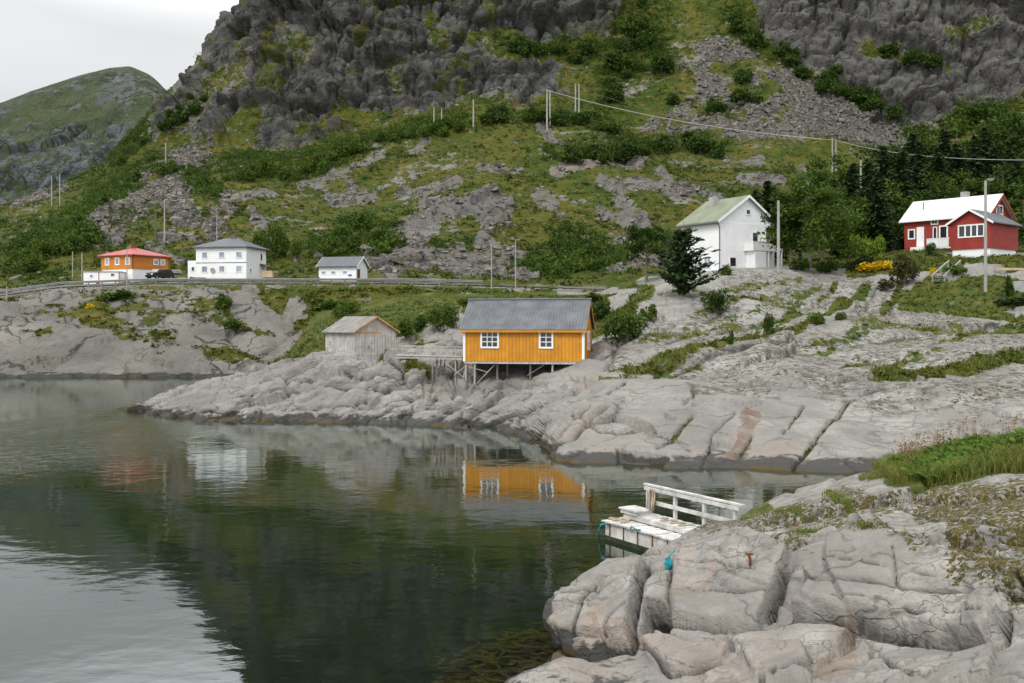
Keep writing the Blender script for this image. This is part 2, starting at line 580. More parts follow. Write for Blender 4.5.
    gc = n.mix(n.math('MULTIPLY', n.mr(fine, 0.45, 0.7), 0.6), gc, (0.028,0.036,0.012))
    gm = n.mr(n.math('ADD', G, n.math('ADD', n.mr(med, 0.2, 0.8, -0.42, 0.42), n.mr(fine, 0.2, 0.8, -0.22, 0.22))), 0.44, 0.58)
    c = n.mix(gm, c, gc)
    nr = n.bump(n.math('SUBTRACT', n.math('ADD', n.math('MULTIPLY', st, 1.2), n.math('MULTIPLY', med, 0.9)), n.math('MULTIPLY', crk, 0.35*min(1.0, crack*1.4))), min(1.0, 0.45+0.55*busy), bumpd*unit)
    nr = n.bump(fine, 0.7, 0.3*bumpd*unit, nr)
    return n.done(n.principled(c, 0.9, nr, 0.06))

M = {}
M['near'] = terrain_mat('near rock', (0.335,0.312,0.280), (0.036,0.035,0.033), 0.55, lichen=1.0, crack=0.5, busy=1.25, bumpd=0.13, strat=(0.5,0.6,1.5), strat_rot=(0,math.radians(-6),0))
M['shore'] = terrain_mat('shore rock', (0.312,0.295,0.268), (0.042,0.042,0.040), 1.6, lichen=1.0, crack=0.45, busy=0.85, bumpd=0.12, strat=(0.45,0.6,1.8), strat_rot=(0,math.radians(22),0))
M['hill'] = terrain_mat('hillside', (0.235,0.219,0.194), (0.034,0.035,0.034), 4.0, tide=True, lichen=0.8, strat=(0.55,0.6,0.8), strat_rot=(0,math.radians(15),0), crack=0.9, bumpd=0.22,
                        grass=((0.082,0.086,0.016),(0.050,0.072,0.013),(0.150,0.106,0.028)))
M['far'] = terrain_mat('far mountain', (0.125,0.132,0.132), (0.050,0.056,0.057), 26.0, tide=False, lichen=0.4, grass=((0.068,0.082,0.042),(0.050,0.066,0.038),(0.088,0.090,0.050)))

# ------------------------------------------------------------------ hillside and cliff
hill_curves = [
 [(-260,398,104),(500,398,104),(1300,398,104)],
 [(-260,378,108),(0,378,108),(190,378,108),(260,372,109),(1300,372,109)],
 [(-260,330,119),(0,326,119),(60,330,118),(130,338,116),(200,332,118),(300,335,118),(420,330,118),(1300,330,118)],
 [(-260,303,130),(0,300,130),(60,293,130),(150,289,130),(400,289,130),(480,291,130),(620,294,130),(1300,294,130)],
 [(-260,299,134),(0,296,134),(60,287.5,134),(150,284,134),(400,284,134),(480,286,134),(620,290,134),(1300,290,134)],
 [(-260,297.5,141),(0,294.5,141),(60,286,141),(150,282.5,141),(400,282.5,141),(480,284.5,141),(620,288,141),(1300,288,141)],
 [(-260,290,158),(0,286,158),(80,278,158),(200,276,158),(300,276,158),(380,274,158),(480,276,158),(620,270,158),(1300,270,158)],
 [(-260,275,180),(0,268,180),(100,258,180),(200,250,182),(300,252,182),(370,256,176),(410,246,172),(500,246,178),(600,255,185),(700,252,185),(800,248,185),(1000,232,180),(1300,225,180)],
 [(-260,245,235),(0,236,235),(100,215,235),(200,203,235),(300,203,235),(400,197,235),(500,185,235),(600,178,235),(700,190,235),(800,200,235),(900,200,235),(1300,195,235)],
 [(-260,228,295),(0,222,295),(100,190,295),(170,180,295),(260,165,295),(340,150,295),(430,127,295),(480,124,295),(545,126,295),(600,127,295),(640,146,292),(700,160,290),(780,165,290),(850,178,290),(950,178,290),(1300,175,290)],
 [(-260,222,325),(0,216,325),(100,184,325),(170,165,325),(260,160,325),(340,150,325),(430,132,325),(545,131,325),(600,132,325),(640,138,325),(700,125,325),(780,130,325),(850,150,325),(950,158,325),(1300,150,325)],
 [(-260,219,365),(0,212,365),(100,175,365),(170,145,365),(230,146,360),(330,137,360),(430,110,360),(480,100,360),(560,96,360),(600,88,362),(680,70,365),(760,66,368),(830,104,362),(900,137,358),(960,122,358),(1024,105,358),(1300,90,358)],
 [(-260,217,395),(0,209,395),(100,168,395),(150,120,392),(168,106,390),(200,95,386),(245,75,382),(330,68,378),(430,62,378),(520,62,380),(600,52,384),(680,30,395),(720,14,400),(780,25,392),(850,62,380),(920,82,376),(1024,66,376),(1300,40,376)],
 [(-260,216,420),(0,207,420),(60,190,420),(110,160,420),(140,125,415),(168,92,412),(205,52,408),(245,0,404),(270,-40,402),(300,-60,400),(400,-75,398),(520,-20,402),(600,-20,408),(680,-30,425),(720,-45,430),(800,-45,412),(900,-40,400),(1300,-60,398)],
 [(-260,240,520),(0,232,520),(60,215,520),(110,186,520),(168,125,510),(205,80,500),(245,26,490),(270,-20,480),(300,-85,470),(350,-150,465),(420,-220,460),(600,-240,470),(720,-240,480),(1300,-260,460)],
 [(-260,300,760),(0,290,760),(168,240,760),(245,140,740),(270,40,720),(300,-40,700),(350,-130,680),(420,-260,640),(600,-300,640),(1300,-320,640)],
]
hs = make_sheet(hill_curves, -380, 1460, 1.5, [4,22,22,6,4,12,24,44,42,16,26,40,50,20,6], sm=14)
px, py = hs.px.copy(), hs.py.copy()
p0 = hs.pos()
wob = fbm(np.stack([px/26, py/20, px*0+3], -1), 4, 5)*0.9
row_t = np.repeat(np.arange(len(hill_curves)-1), [4,22,22,6,4,12,24,44,42,16,26,40,50,20,6]).tolist() + [len(hill_curves)-2]
row_t = np.array(row_t)[:, None] + np.zeros_like(px)
onroad = strokes(px, py, [([(-260,298),(0,295.5),(60,287),(150,283.3),(400,283.3),(480,285.5),(620,289),(1300,289)], 3.2, 1.0)])
# dark cliff rock
cliff_polys = [
 [(150,130),(168,92),(245,0),(270,-60),(1500,-400),(1500,-30),(740,-30),(700,-20),(640,20),(600,62),(560,95),(520,100),(450,104),(400,118),(330,140),(280,150),(230,148),(190,140)],
 [(745,-30),(760,30),(800,70),(850,110),(900,132),(940,120),(980,110),(1024,95),(1400,85),(1400,-60)],
]
cliff = np.maximum(poly_soft(px+wob*12, py+wob*12, cliff_polys[0], 8), poly_soft(px+wob*10, py+wob*8, cliff_polys[1], 7))
green_in_cliff = strokes(px, py, [
 ([(500,48),(540,52),(590,50),(600,60)], 16, 1), ([(470,38),(510,36)], 8, .9), ([(240,60),(215,90),(190,120)], 14, .75), ([(250,120),(235,150)], 16, .9),
 ([(620,70),(640,30),(660,-10)], 26, .95), ([(700,-30),(690,30),(680,60)], 24, 1), ([(745,40),(800,75),(860,105)], 10, .8), ([(340,110),(370,125),(400,118)], 10, .8), ([(300,130),(330,120)], 9, .7),
 ([(870,50),(900,58),(945,65)], 9, .95), ([(560,80),(600,75)], 9, .7), ([(385,70),(400,95)], 7, .6), ([(430,20),(440,45)], 9, .6), ([(280,25),(300,50)], 12, .6),
 ([(950,30),(985,28)], 7, .7), ([(1000,110),(960,115)], 9, .7)], wob)
cliff = cliff*(1-green_in_cliff)
scree = np.maximum.reduce([
 strokes(px, py, [([(200,150),(150,190),(95,240)], 17, 1), ([(170,185),(185,215)], 15, .9), ([(60,185),(20,205)], 6, .8), ([(230,205),(215,235)], 12, .6)], wob),
 poly_soft(px+wob*8, py+wob*6, [(695,45),(725,38),(775,62),(850,105),(915,142),(905,152),(830,140),(760,140),(690,130),(640,128),(650,118),(700,100)], 4)*0.95])
scree = scree*(1-.85*sstep(.02,.25,fbm(np.stack([px/17, py/11, px*0+7], -1), 3, 99)+.10*(px < 300))*sstep(840,760,px))
scree = scree*(1-strokes(px, py, [([(715,70),(745,68)], 9, 1), ([(760,95),(770,85)], 8, 1), ([(700,105),(740,112)], 6, .8), ([(735,85)], 10, .9), ([(655,100),(690,88)], 8, .8)], wob))
outcrop = strokes(px, py, [
 ([(385,262),(410,235),(440,215),(480,205),(500,210)], 17, .95), ([(395,250),(440,258),(500,262)], 13, .9), ([(480,240),(520,255)], 8, .8), ([(300,185),(345,170),(385,155)], 6, .8), ([(330,195),(370,190)], 6, .7),
 ([(400,190),(455,182)], 6, .8), ([(350,180),(360,195)], 5, .6), ([(430,135),(420,150)], 5, .7), ([(555,172),(600,160),(640,165)], 6, .9), ([(600,185),(660,190),(720,200)], 8, .9), ([(620,200),(640,225),(600,215)], 9, .8),
 ([(540,195),(560,215)], 7, .7), ([(660,172),(670,185)], 6, .7), ([(540,130),(560,140)], 5, .7), ([(480,165),(520,172)], 4, .7), ([(205,250),(190,240),(165,238)], 7, .9), ([(180,262),(150,245)], 5, .7),
 ([(275,245),(250,215)], 6, .7), ([(235,205),(275,195)], 6, .6), ([(610,272),(650,265),(690,268)], 5, .9), ([(560,292),(600,290)], 3, .8), ([(470,271),(530,276)], 6, .9), ([(700,150),(760,160)], 6, .6), ([(800,170),(810,190)], 6, .7), ([(740,180),(780,185)], 6, .7)], wob)
shore_rock = .92*strokes(px, py, [
 ([(-260,352),(0,354),(60,350),(120,358),(170,368),(240,374)], 17, 1), ([(-200,330),(0,326),(50,318)], 10, 1), ([(-100,312),(20,308),(55,297),(75,300)], 8, 1), ([(62,328),(100,340),(150,358)], 13, 1), ([(140,331),(165,322),(190,318)], 6, .85),
 ([(248,290),(240,312),(285,326),(296,304)], 11, 1), ([(185,333),(225,338),(260,346),(300,352)], 10, 1), ([(290,335),(320,345)], 7, .9), ([(196,292),(228,293)], 3.5, .8), ([(355,296),(400,306),(425,300)], 3.5, .7),
 ([(150,302),(180,308)], 3, .7), ([(118,314),(140,318)], 3, .7)], wob)
shore_zone = sstep(380, 371, py)*0 + (py > 286)*1.0
tidal = sstep(1.6, 0.6, p0[...,2])
n1 = fbm(p0*np.array([0.045,0.045,0.09]), 5, 21)
n2 = ridged(p0*np.array([0.05,0.03,0.11]), 4, 44)
grass = 0.94 + 0.42*n1
grass = grass - 0.40*sstep(0.5, 0.9, n2)
grass = np.where(py > 287, 0.78+0.7*n1, grass)
grass = grass*(1-outcrop*.82)*(1-np.clip(shore_rock*1.25, 0, 1))*(1-scree*0.95)*(1-tidal)
cliff_grass = 0.40*sstep(0.0, 0.55, fbm(p0*np.array([.03,.03,.05]), 4, 77))+0.22*sstep(.2,.6,fbm(p0*np.array([.1,.1,.15]), 3, 78))
grass = grass*(1-cliff) + cliff_grass*cliff
grass = grass*(1-.35*onroad)
# relief
nrm = hs.nrm()
pr = p0*np.array([1,1,1.0])
wv = np.stack([fbm(p0*0.02, 3, 61), fbm(p0*0.02, 3, 62), fbm(p0*0.02, 3, 63)], -1)*14
f1, f2, off, cid = worley((p0+wv)/np.array([21,15,16]), 3)
g1, g2, goff, gcid = worley((p0+wv*.4)/np.array([7.5,6,6.0]), 9)
blk = (cid[...,0]-.5)*4 + (off*(cid-.5)).sum(-1)*9 - 2.5*np.exp(-((f2-f1)/0.06)**2)
blk2 = (gcid[...,0]-.5)*2.2 + (goff*(gcid-.5)).sum(-1)*4 - 1.2*np.exp(-((g2-g1)/0.08)**2)
ribs = ridged(p0*np.array([0.035,0.02,0.008]), 4, 91)*5.5
m1, m2, moff, mcid = worley((p0+wv*.3)/np.array([3.0,2.6,2.3]), 39)
blk3 = (mcid[...,0]-.5)*1.3 + (moff*(mcid-.5)).sum(-1)*2.4 - .6*np.exp(-((m2-m1)/.1)**2)
v1, v2, voff, vcid = worley((p0+wv*.5)/np.array([10,10,34]), 59)
lt = (p0[...,2]-.10*p0[...,0]*np.where(p0[...,0] > 70, -1, 1)+wv[...,0]*.9+wv[...,1]*.4)/19
ls = lt-np.floor(lt)
ledges = 4.5*(sstep(0,.14,ls)-ls)*(.5+sstep(-.3,.3,fbm(p0*.02,3,67)))
cliff_rel = ribs*.15 + blk*1.1 + blk2*1.05 + blk3*.55 + ledges*1.3 - 3.0*np.exp(-np.abs(v2-v1)/.06) + fbm(p0*0.25, 4, 5)*1.2
h1, h2, hoff, hcid = worley((p0+wv*.3)/np.array([9,7,5]), 19)
out_rel = (hcid[...,0]-.35)*1.6 + (hoff*(hcid-.5)).sum(-1)*2.2 - 0.5*np.exp(-((h2-h1)/0.1)**2)
rocky = np.clip(np.maximum(outcrop, sstep(0.55, 0.2, grass))*(1-cliff)*(1-scree), 0, 1)
k1, k2, koff, kcid = worley(p0/np.array([2.2,2.2,2.2]), 29)
scree_rel = (0.5-k1)*1.5 + (kcid[...,0]-.5)*.9
far_amp = sstep(128, 180, hs.Y)
hill_rel = fbm(p0*0.03, 4, 31)*2.6 + fbm(p0*0.16, 4, 33)*0.9
flat = 1-np.maximum(onroad, strokes(px, py, [([(80,280),(130,278),(175,277),(275,276)], 5, 1), ([(315,279),(370,279)], 4, 1)]))
shore_amp = np.where(py > 287, 0.55, 1.0)
rel = cliff*cliff_rel + (1-cliff)*(hill_rel*(0.25+0.75*far_amp) + rocky*out_rel*(0.35+0.65*far_amp) + scree*scree_rel)
s1, s2, soff, scid = worley((p0+wv*.15)/np.array([5.5,4,2.2]), 49)
shore_rel = ((soff*(scid-.5)).sum(-1)*1.1 + (scid[...,0]-.5)*.5 - .22*np.exp(-((s2-s1)/.08)**2) + ridged(p0*np.array([.16,.16,.3]),4,8)*.35)
rel = np.where(py > 291, rocky*shore_rel + fbm(p0*.2,4,3)*.5, rel)
skyedge = 1-0.6*strokes(px, py, [([(0,207),(60,190),(110,160),(168,92),(245,0)], 6, 1)])
hs.move(nrm, rel*flat*skyedge)
nz = hs.nrm()[...,2]
ledge = sstep(.50, .78, np.abs(nz))*sstep(-.25, .2, fbm(p0*np.array([.05,.05,.08]), 4, 177))
streak = sstep(.12, .42, fbm(p0*np.array([.055,.055,.018]), 4, 187)+.25*fbm(p0*.2, 3, 188))
leftc = 1-.62*sstep(700, 780, px)
grass = np.maximum(grass, cliff*np.maximum(ledge*.66*leftc, streak*.60*leftc))
hs.ledge = cliff*np.maximum(ledge, streak*.8)*leftc
mask = np.stack([np.clip(grass,0,1), np.clip(cliff*(.82-.22*sstep(700,780,px)) + 0.38*outcrop*(hs.Y>142) + scree*0.5 + .5*strokes(px, py, [([(375,272),(395,268),(420,268)], 9, 1), ([(385,280),(400,278)], 5, 1)]), 0, 1), strokes(px, py, [([(555,172),(600,160)], 8, .45), ([(640,165),(660,190)], 6, .35)], wob), np.zeros_like(px)], -1)
hs.build('hillside', M['hill'], mask)
hs.grass = grass; hs.cliff = cliff; hs.gic = green_in_cliff; hs.scree = scree; hs.outcrop = outcrop

# ------------------------------------------------------------------ promontory and rocky knoll
prom_curves = [
 [(-30,461.3,62),(30,443.6,62),(75,428.4,62),(120,440,62),(200,452,56),(400,456,54),(500,462,51),(540,480,45),(560,505,38),(700,512,37),(860,520,36),(1300,520,36)],
 [(-30,450.8,67),(30,434.4,67),(75,420.3,67),(120,410,68.6),(200,421,61),(300,423,60),(400,424,59.3),(500,428,57.1),(530,436,53),(548,452,46.7),(565,463,43.1),(600,465.5,42.4),(700,467.5,41.8),(800,471,40.9),(900,474,40),(1300,474,40)],
 [(-30,447.0,69),(30,431.1,69),(75,417.4,69),(120,409,69.6),(160,404,66),(200,401,64.5),(300,399,63.5),(400,399,62.5),(500,402,60),(540,408,56),(575,420,49.5),(620,424,47.5),(700,424,47.5),(800,424,47.5),(900,422,48),(1300,420,48)],
 [(-30,441.7,72),(30,426.5,72),(75,413.3,72),(120,411,72),(160,394,71),(200,385,70),(250,373,70),(320,362,69),(390,358,69),(420,368,66),(440,382,65.5),(480,385,66),(520,377,66.5),(560,374,65.5),(590,361,64),(620,372,58),(700,378,56),(800,378,56),(900,378,56),(1024,376,56),(1300,376,56)],
 [(-30,435.3,76),(30,420.9,76),(75,408.4,76),(120,415,76),(200,386,75),(250,372,75),(320,358.5,75),(390,354,75),(420,350,74),(445,342,74),(480,366,71),(520,360,71),(580,356,70),(600,346,69),(650,340,68),(700,345,66),(800,348,65),(900,350,66),(1024,350,66),(1300,350,66)],
 [(-30,426.8,82),(30,413.5,82),(75,402.0,82),(200,394,82),(250,378,82),(320,360,82),(400,340,85),(450,324,85),(500,322,85),(560,335,80),(600,332,80),(650,310,80),(700,300,82),(760,306,82),(850,312,82),(1024,318,82),(1300,318,82)],
 [(-30,417.3,90),(30,405.2,90),(75,394.7,90),(200,402,90),(250,386,90),(320,345,95),(400,323,100),(450,312,102),(520,306,104),(600,302,104),(640,289,100),(670,281,98),(700,272,100),(740,269,102),(780,268.5,103),(850,274,102),(900,274,102),(930,270,101),(960,263,101),(1000,263,100),(1024,262,99),(1300,262,98)],
 [(-30,407.6,100),(30,396.7,100),(75,387.2,100),(200,405,102),(250,390,105),(320,325,115),(400,300,120),(520,295,122),(600,297,120),(650,282,114),(700,272,113),(740,268,112),(780,267.5,112),(850,262,112),(900,253,112),(940,249,110),(1024,249,110),(1300,250,110)],
 [(-30,399.6,110),(30,389.7,110),(75,381.1,110),(200,400,112),(250,385,115),(320,308,128),(400,293,130),(600,291,135),(650,276,130),(700,268,128),(780,265,128),(900,252,126),(1024,246,124),(1300,246,124)],
 [(-30,394.2,118),(30,385.0,118),(75,377.0,118),(200,398,120),(250,385,122),(320,310,140),(400,296,142),(600,294,150),(650,275,150),(700,262,150),(780,258,150),(900,245,150),(1024,240,148),(1300,240,148)],
]
pn = [14,40,40,34,34,34,22,18,14]
ps = make_sheet(prom_curves, -30, 1500, 1.5, pn, sm=9)
px, py = ps.px.copy(), ps.py.copy(); p0 = ps.pos()
wob = fbm(np.stack([px/22, py/12, px*0+9], -1), 4, 15)*0.9
rightp = sstep(520, 600, px)
pgrass = strokes(px, py, [([(600,382),(640,372),(700,360)], 2.5, .55), ([(690,312),(740,304),(790,296),(820,284)], 3, .6), ([(720,290),(760,282),(800,276)], 3, .6), ([(640,345),(680,336),(720,330)], 3, .55), ([(800,345),(860,332),(910,328),(960,330)], 4, .58), ([(840,372),(880,362),(940,352)], 3, .55), ([(790,305),(810,290)], 4, .7), ([(820,300),(835,285)], 4, .7),
 # strips on the right dome
 ([(628,366),(650,362),(690,352),(720,343),(760,337),(800,328),(826,315)], 4.5, .8), ([(680,330),(740,322),(790,318),(830,312)], 4, .55), ([(816,318),(849,301),(868,286)], 6, .9), ([(881,316),(893,297),(900,286)], 5, .8), ([(770,330),(790,318),(760,325)], 5, .75),
 ([(905,308),(940,306),(980,312),(1030,318)], 9, 1), ([(900,296),(960,292),(1030,300)], 9, .95), ([(930,282),(990,284),(1040,290)], 8, .9), ([(877,381),(914,372),(944,369),(1015,360),(1100,352)], 5.5, 1), ([(900,378),(940,376)], 5, .8),
 ([(940,345),(1024,335)], 3.5, .6), ([(700,320),(760,312),(800,300)], 3, .5), ([(840,335),(900,325)], 3, .5), ([(760,298),(800,285)], 3, .45), ([(850,270),(900,272),(960,270)], 6, .95), ([(900,262),(960,262),(1040,262)], 8, .95),
 ([(800,352),(870,342),(920,338)], 2.6, .5), ([(880,318),(860,330)], 3, .5), ([(1000,330),(1040,325)], 6, .8), ([(745,283),(735,290)], 3, .6),
 # behind the boathouse
 ([(595,330),(620,320),(645,305),(640,295)], 12, 1), ([(600,305),(560,298),(500,300),(440,302)], 9, 1), ([(410,310),(440,318),(395,325)], 12, 1), ([(330,310),(300,325),(300,345)], 14, 1), ([(400,335),(420,330),(450,318)], 4, .7), ([(400,300),(340,300)], 10, 1), ([(415,345),(435,340)], 3, .7), ([(310,355),(300,350),(280,352)], 3, .9),
 ([(405,372),(415,366),(430,372)], 4, .8), ([(610,370),(640,366)], 3, .5), ([(390,352),(380,356)], 2.5, .7), ([(660,300),(690,290),(710,300)], 4, .6), ([(590,290),(650,280)], 6, .9)], wob)
veg = sstep(104, 108, ps.Y)*0.95
pgrass = np.maximum(pgrass, np.where(px > 560, veg, np.where(ps.Y > 88, .95, 0)))
pgrass = pgrass*(1-strokes(px, py, [([(640,283),(680,276)], 4, .6), ([(700,271),(790,269)], 3, .9), ([(560,293),(640,291)], 3, .8), ([(455,322),(500,330)], 8, .8)]))
pgrass *= sstep(0.5, 1.0, p0[...,2])
prust = strokes(px, py, [([(750,424),(747,433),(741,444),(734,454)], 10, 1), ([(790,456),(775,462)], 12, .62), ([(552,447),(565,440),(600,420)], 9, .42), ([(735,455),(700,458)], 8, .45), ([(640,440),(600,455)], 12, .35), ([(830,455)], 8, .3), ([(580,385),(600,375)], 7, .4), ([(420,390),(440,388)], 6, .3)], wob)
crk = [  # joints in the rock: line, width px, depth m
 ([(794,470),(821,437),(849,402)], 1.5, .30), ([(783,439),(805,407)], 1.4, .2), ([(658,454),(678,439),(694,425)], 1.4, .22), ([(598,405),(625,390)], 1.6, .25), ([(692,395),(694,405),(684,411)], 1.5, .25),
 ([(760,336),(792,352),(800,356)], 1.5, .25), ([(740,455),(752,440)], 1.2, .2), ([(620,470),(618,448)], 1.4, .2), ([(545,455),(575,440),(610,418)], 2, .35), ([(560,440),(590,420)], 2, .35), ([(575,425),(600,436),(640,432)], 1.4, .2),
 ([(630,330),(600,370)], 1.8, .25), ([(700,350),(820,342),(900,338),(1000,326)], 1.6, .25), ([(640,372),(720,352),(800,340)], 1.8, .25), ([(660,345),(760,320),(850,312)], 1.8, .25), ([(850,302),(830,318)], 2, .3), ([(875,290),(858,320)], 1.6, .3), ([(900,290),(888,318)], 1.6, .3),
 ([(700,470),(712,440),(735,420)], 1.1, .12), ([(860,395),(1000,380)], 1.5, .2), ([(600,355),(660,330),(720,310)], 1.6, .3), ([(690,300),(760,295),(800,280)], 1.5, .2),
 # strata of the low promontory, dipping to the left
 ([(500,428),(530,412),(560,395),(575,380)], 2, .5), ([(470,420),(510,402),(540,388)], 1.8, .45), ([(440,415),(480,400),(505,388)], 1.8, .4), ([(515,425),(548,408),(572,392)], 1.8, .45), ([(380,410),(430,402),(470,396)], 1.6, .35), ([(300,405),(360,402),(410,396)], 1.6, .35),
 ([(200,412),(260,410),(300,405)], 1.4, .25), ([(220,400),(280,392),(330,385)], 1.4, .25), ([(330,385),(380,388),(420,384),(450,394)], 2, .45), ([(345,375),(390,376),(405,380)], 2, .5), ([(390,360),(405,372),(400,380)], 2.2, .5), ([(230,390),(270,380),(310,376)], 1.4, .25), ([(355,400),(368,396)], 1.5, .3), ([(260,420),(262,404)], 1.2, .3), ([(405,424),(412,400)], 1.2, .2), ([(455,428),(462,412)], 1.2, .25)]
nrm = ps.nrm()
wv = np.stack([fbm(p0*0.12, 3, 61), fbm(p0*0.12, 3, 62), fbm(p0*0.12, 3, 63)], -1)*2.5
ca, sa = math.cos(math.radians(28)), math.sin(math.radians(28))
q = p0+wv
qr = np.stack([q[...,0]*ca+q[...,2]*sa, q[...,1], -q[...,0]*sa+q[...,2]*ca], -1)
a1, a2, aoff, acid = worley(qr/np.array([6.5,3.6,0.95]), 3)
strata = (acid[...,0]-.5)*.55 + (aoff*(acid-.5)).sum(-1)*.5 - .16*np.exp(-((a2-a1)/.10)**2)
b1, b2, boff, bcid = worley(qr/np.array([1.5,1.2,.5]), 13)
strata2 = (bcid[...,0]-.5)*.16 - .07*np.exp(-((b2-b1)/.12)**2)
d1, d2, doff, dcid = worley((p0+wv*1.5)/np.array([9,8,5]), 23)
dome = (doff*(dcid-.5)).sum(-1)*1.2 - .14*np.exp(-((d2-d1)/.03)**2) + fbm(p0*.12, 3, 6)*.9 + fbm(p0*.55, 4, 8)*.09 + ridged(p0*np.array([.5,.4,.9]), 3, 18)*.05
dome += sstep(395, 330, py)*(strata*.30+strata2*.40)
low = strata*1.15 + strata2*1.8 + fbm(p0*.18, 4, 16)*.4 + ridged(qr*np.array([.5,.5,2.6]), 3, 19)*.10
rel = (low*(1-rightp) + dome*rightp)
for pts, w_, dp in crk:
    dd = seg_dist(px+wob*2, py+wob*2, pts)
    rel -= dp*np.exp(-(dd/w_)**2)
green_crk = strokes(px, py, [(c[0], 1.1, .62) for c in crk[:7]], wob*.4)
rel *= (1-0.85*strokes(px, py, [([(700,271),(790,268)], 4, 1)])*0.6)
rel = np.where(ps.Y > 105, fbm(p0*.15, 4, 4)*.5*(1-.8*strokes(px, py, [([(680,272),(1040,258)], 8, 1)])), rel)
rel *= sstep(-.8, .4, p0[...,2])*.75+.25
ps.move(nrm, rel)
moss = np.clip(strokes(px, py, [([(700,360),(800,350),(900,350),(1000,350)], 40, .30), ([(700,385),(800,375),(880,392),(960,400)], 24, .27), ([(850,290),(950,320),(740,285)], 24, .30), ([(620,345),(680,330),(720,300)], 22, .28), ([(960,395),(1024,390)], 16, .42), ([(880,345),(1000,335)], 9, .45)], wob)+.03, 0, 1)
joint = strokes(px+wob*2, py+wob*2, [(c[0], c[1]*.62, .9) for c in crk], None)
pm = np.stack([np.clip(np.maximum(pgrass, green_crk),0,1), np.maximum(.08*(1-rightp)+.03, joint), prust, moss], -1)
ps.build('promontory', M['shore'], pm)
ps.grass = pgrass

# ------------------------------------------------------------------ near rock
near_curves = [   # the left columns are the shoal under water
 [(400,1620.9,7.5),(440,1250,7.5),(600,1250,6.5),(900,1250,4.6),(1300,1250,3.6)],
 [(400,1168.4,11.5),(440,900,11.5),(480,850,12),(600,810,12.5),(750,780,11.5),(900,780,9.5),(1024,780,8.5),(1300,780,7)],
 [(400,945.4,15.6),(440,729,15.6),(480,716,16.0),(505,688,16.15),(530,674,16.3),(560,664,16.5),(620,668,16.3),(700,678,15),(850,683,13.4),(1024,683,11),(1300,683,9)],
 [(400,884.0,17.3),(440,692,17.3),(480,694,17.4),(520,684,17.4),(545,670,17.6),(560,655,18),(600,652,17.9),(640,645,17.5),(670,640,17),(720,634,17),(800,630,16.2),(900,644,15),(960,652,14),(1024,645,13),(1300,640,11)],
 [(400,844.5,18.6),(440,675,18.6),(480,690,18.7),(520,678,18.9),(540,665,19.2),(549,640,19.5),(556,606,20),(600,580,20.5),(650,567,20.5),(700,562,20),(760,548,19.5),(800,542,19.2),(860,532,18.5),(1000,545,16),(1024,550,15.5),(1300,550,13)],
 [(400,807.8,20.0),(440,670,20),(480,686,20.4),(530,676,20.7),(550,655,21),(562,625,21.4),(580,588,22),(612,562,22.5),(680,546,23.5),(735,525,24.5),(800,503,24),(900,500,21.5),(1000,493,19),(1300,485,17)],
 [(400,773.8,21.5),(440,685,21.5),(480,680,22),(540,668,22.4),(560,645,22.8),(580,612,23.4),(612,568,24.3),(650,558,25.2),(680,543,26),(735,519,27),(770,504,28),(800,489,28.5),(830,480,29),(860,474,29),(900,470,27.5),(960,462,26),(1024,454,24.5),(1300,440,22)],
 [(400,744.2,23.0),(440,680,23),(600,640,25.5),(700,600,28),(760,560,30),(820,510,32),(860,488,32.5),(900,474,32),(960,458,31),(1024,446,30),(1300,430,28)],
 [(400,710.3,25.0),(440,675,25),(600,660,27.5),(700,620,30),(760,600,31.5),(820,560,34),(900,540,36),(1024,520,36),(1300,500,36)],
]
nn = [10,16,44,70,62,52,24,8]
ns_ = make_sheet(near_curves, 385, 1750, 1.35, nn, sm=7)
px, py = ns_.px.copy(), ns_.py.copy(); p0 = ns_.pos()
wob = fbm(np.stack([px/20, py/16, px*0+5], -1), 4, 25)
nrm = ns_.nrm()
wv = np.stack([fbm(p0*0.3, 3, 61), fbm(p0*0.3, 3, 62), fbm(p0*0.3, 3, 63)], -1)*1.0
a1, a2, aoff, acid = worley((p0+wv)/np.array([3.4,2.6,1.3]), 5)
q = p0+wv*.5
tl = math.radians(8)
qr = np.stack([q[...,0]*math.cos(tl)+q[...,2]*math.sin(tl), q[...,1], -q[...,0]*math.sin(tl)+q[...,2]*math.cos(tl)], -1)
b1, b2, boff, bcid = worley(qr/np.array([1.5,1.1,.34]), 15)
rel = (acid[...,0]-.5)*.16 + (aoff*(acid-.5)).sum(-1)*.30 - .09*np.exp(-((a2-a1)/.03)**2)
rel += (bcid[...,0]-.5)*.09*sstep(-.2,.3,fbm(p0*.4,3,71)) - .035*np.exp(-((b2-b1)/.06)**2)*sstep(0,.3,fbm(p0*.5,3,72))
rel += fbm(p0*.5, 3, 81)*.16 + fbm(p0*2.2, 5, 83, .6)*.035 + ridged(qr*np.array([.6,.6,2.2]), 3, 85)*.03
X2, Y2 = px+wob*2, py+wob*2
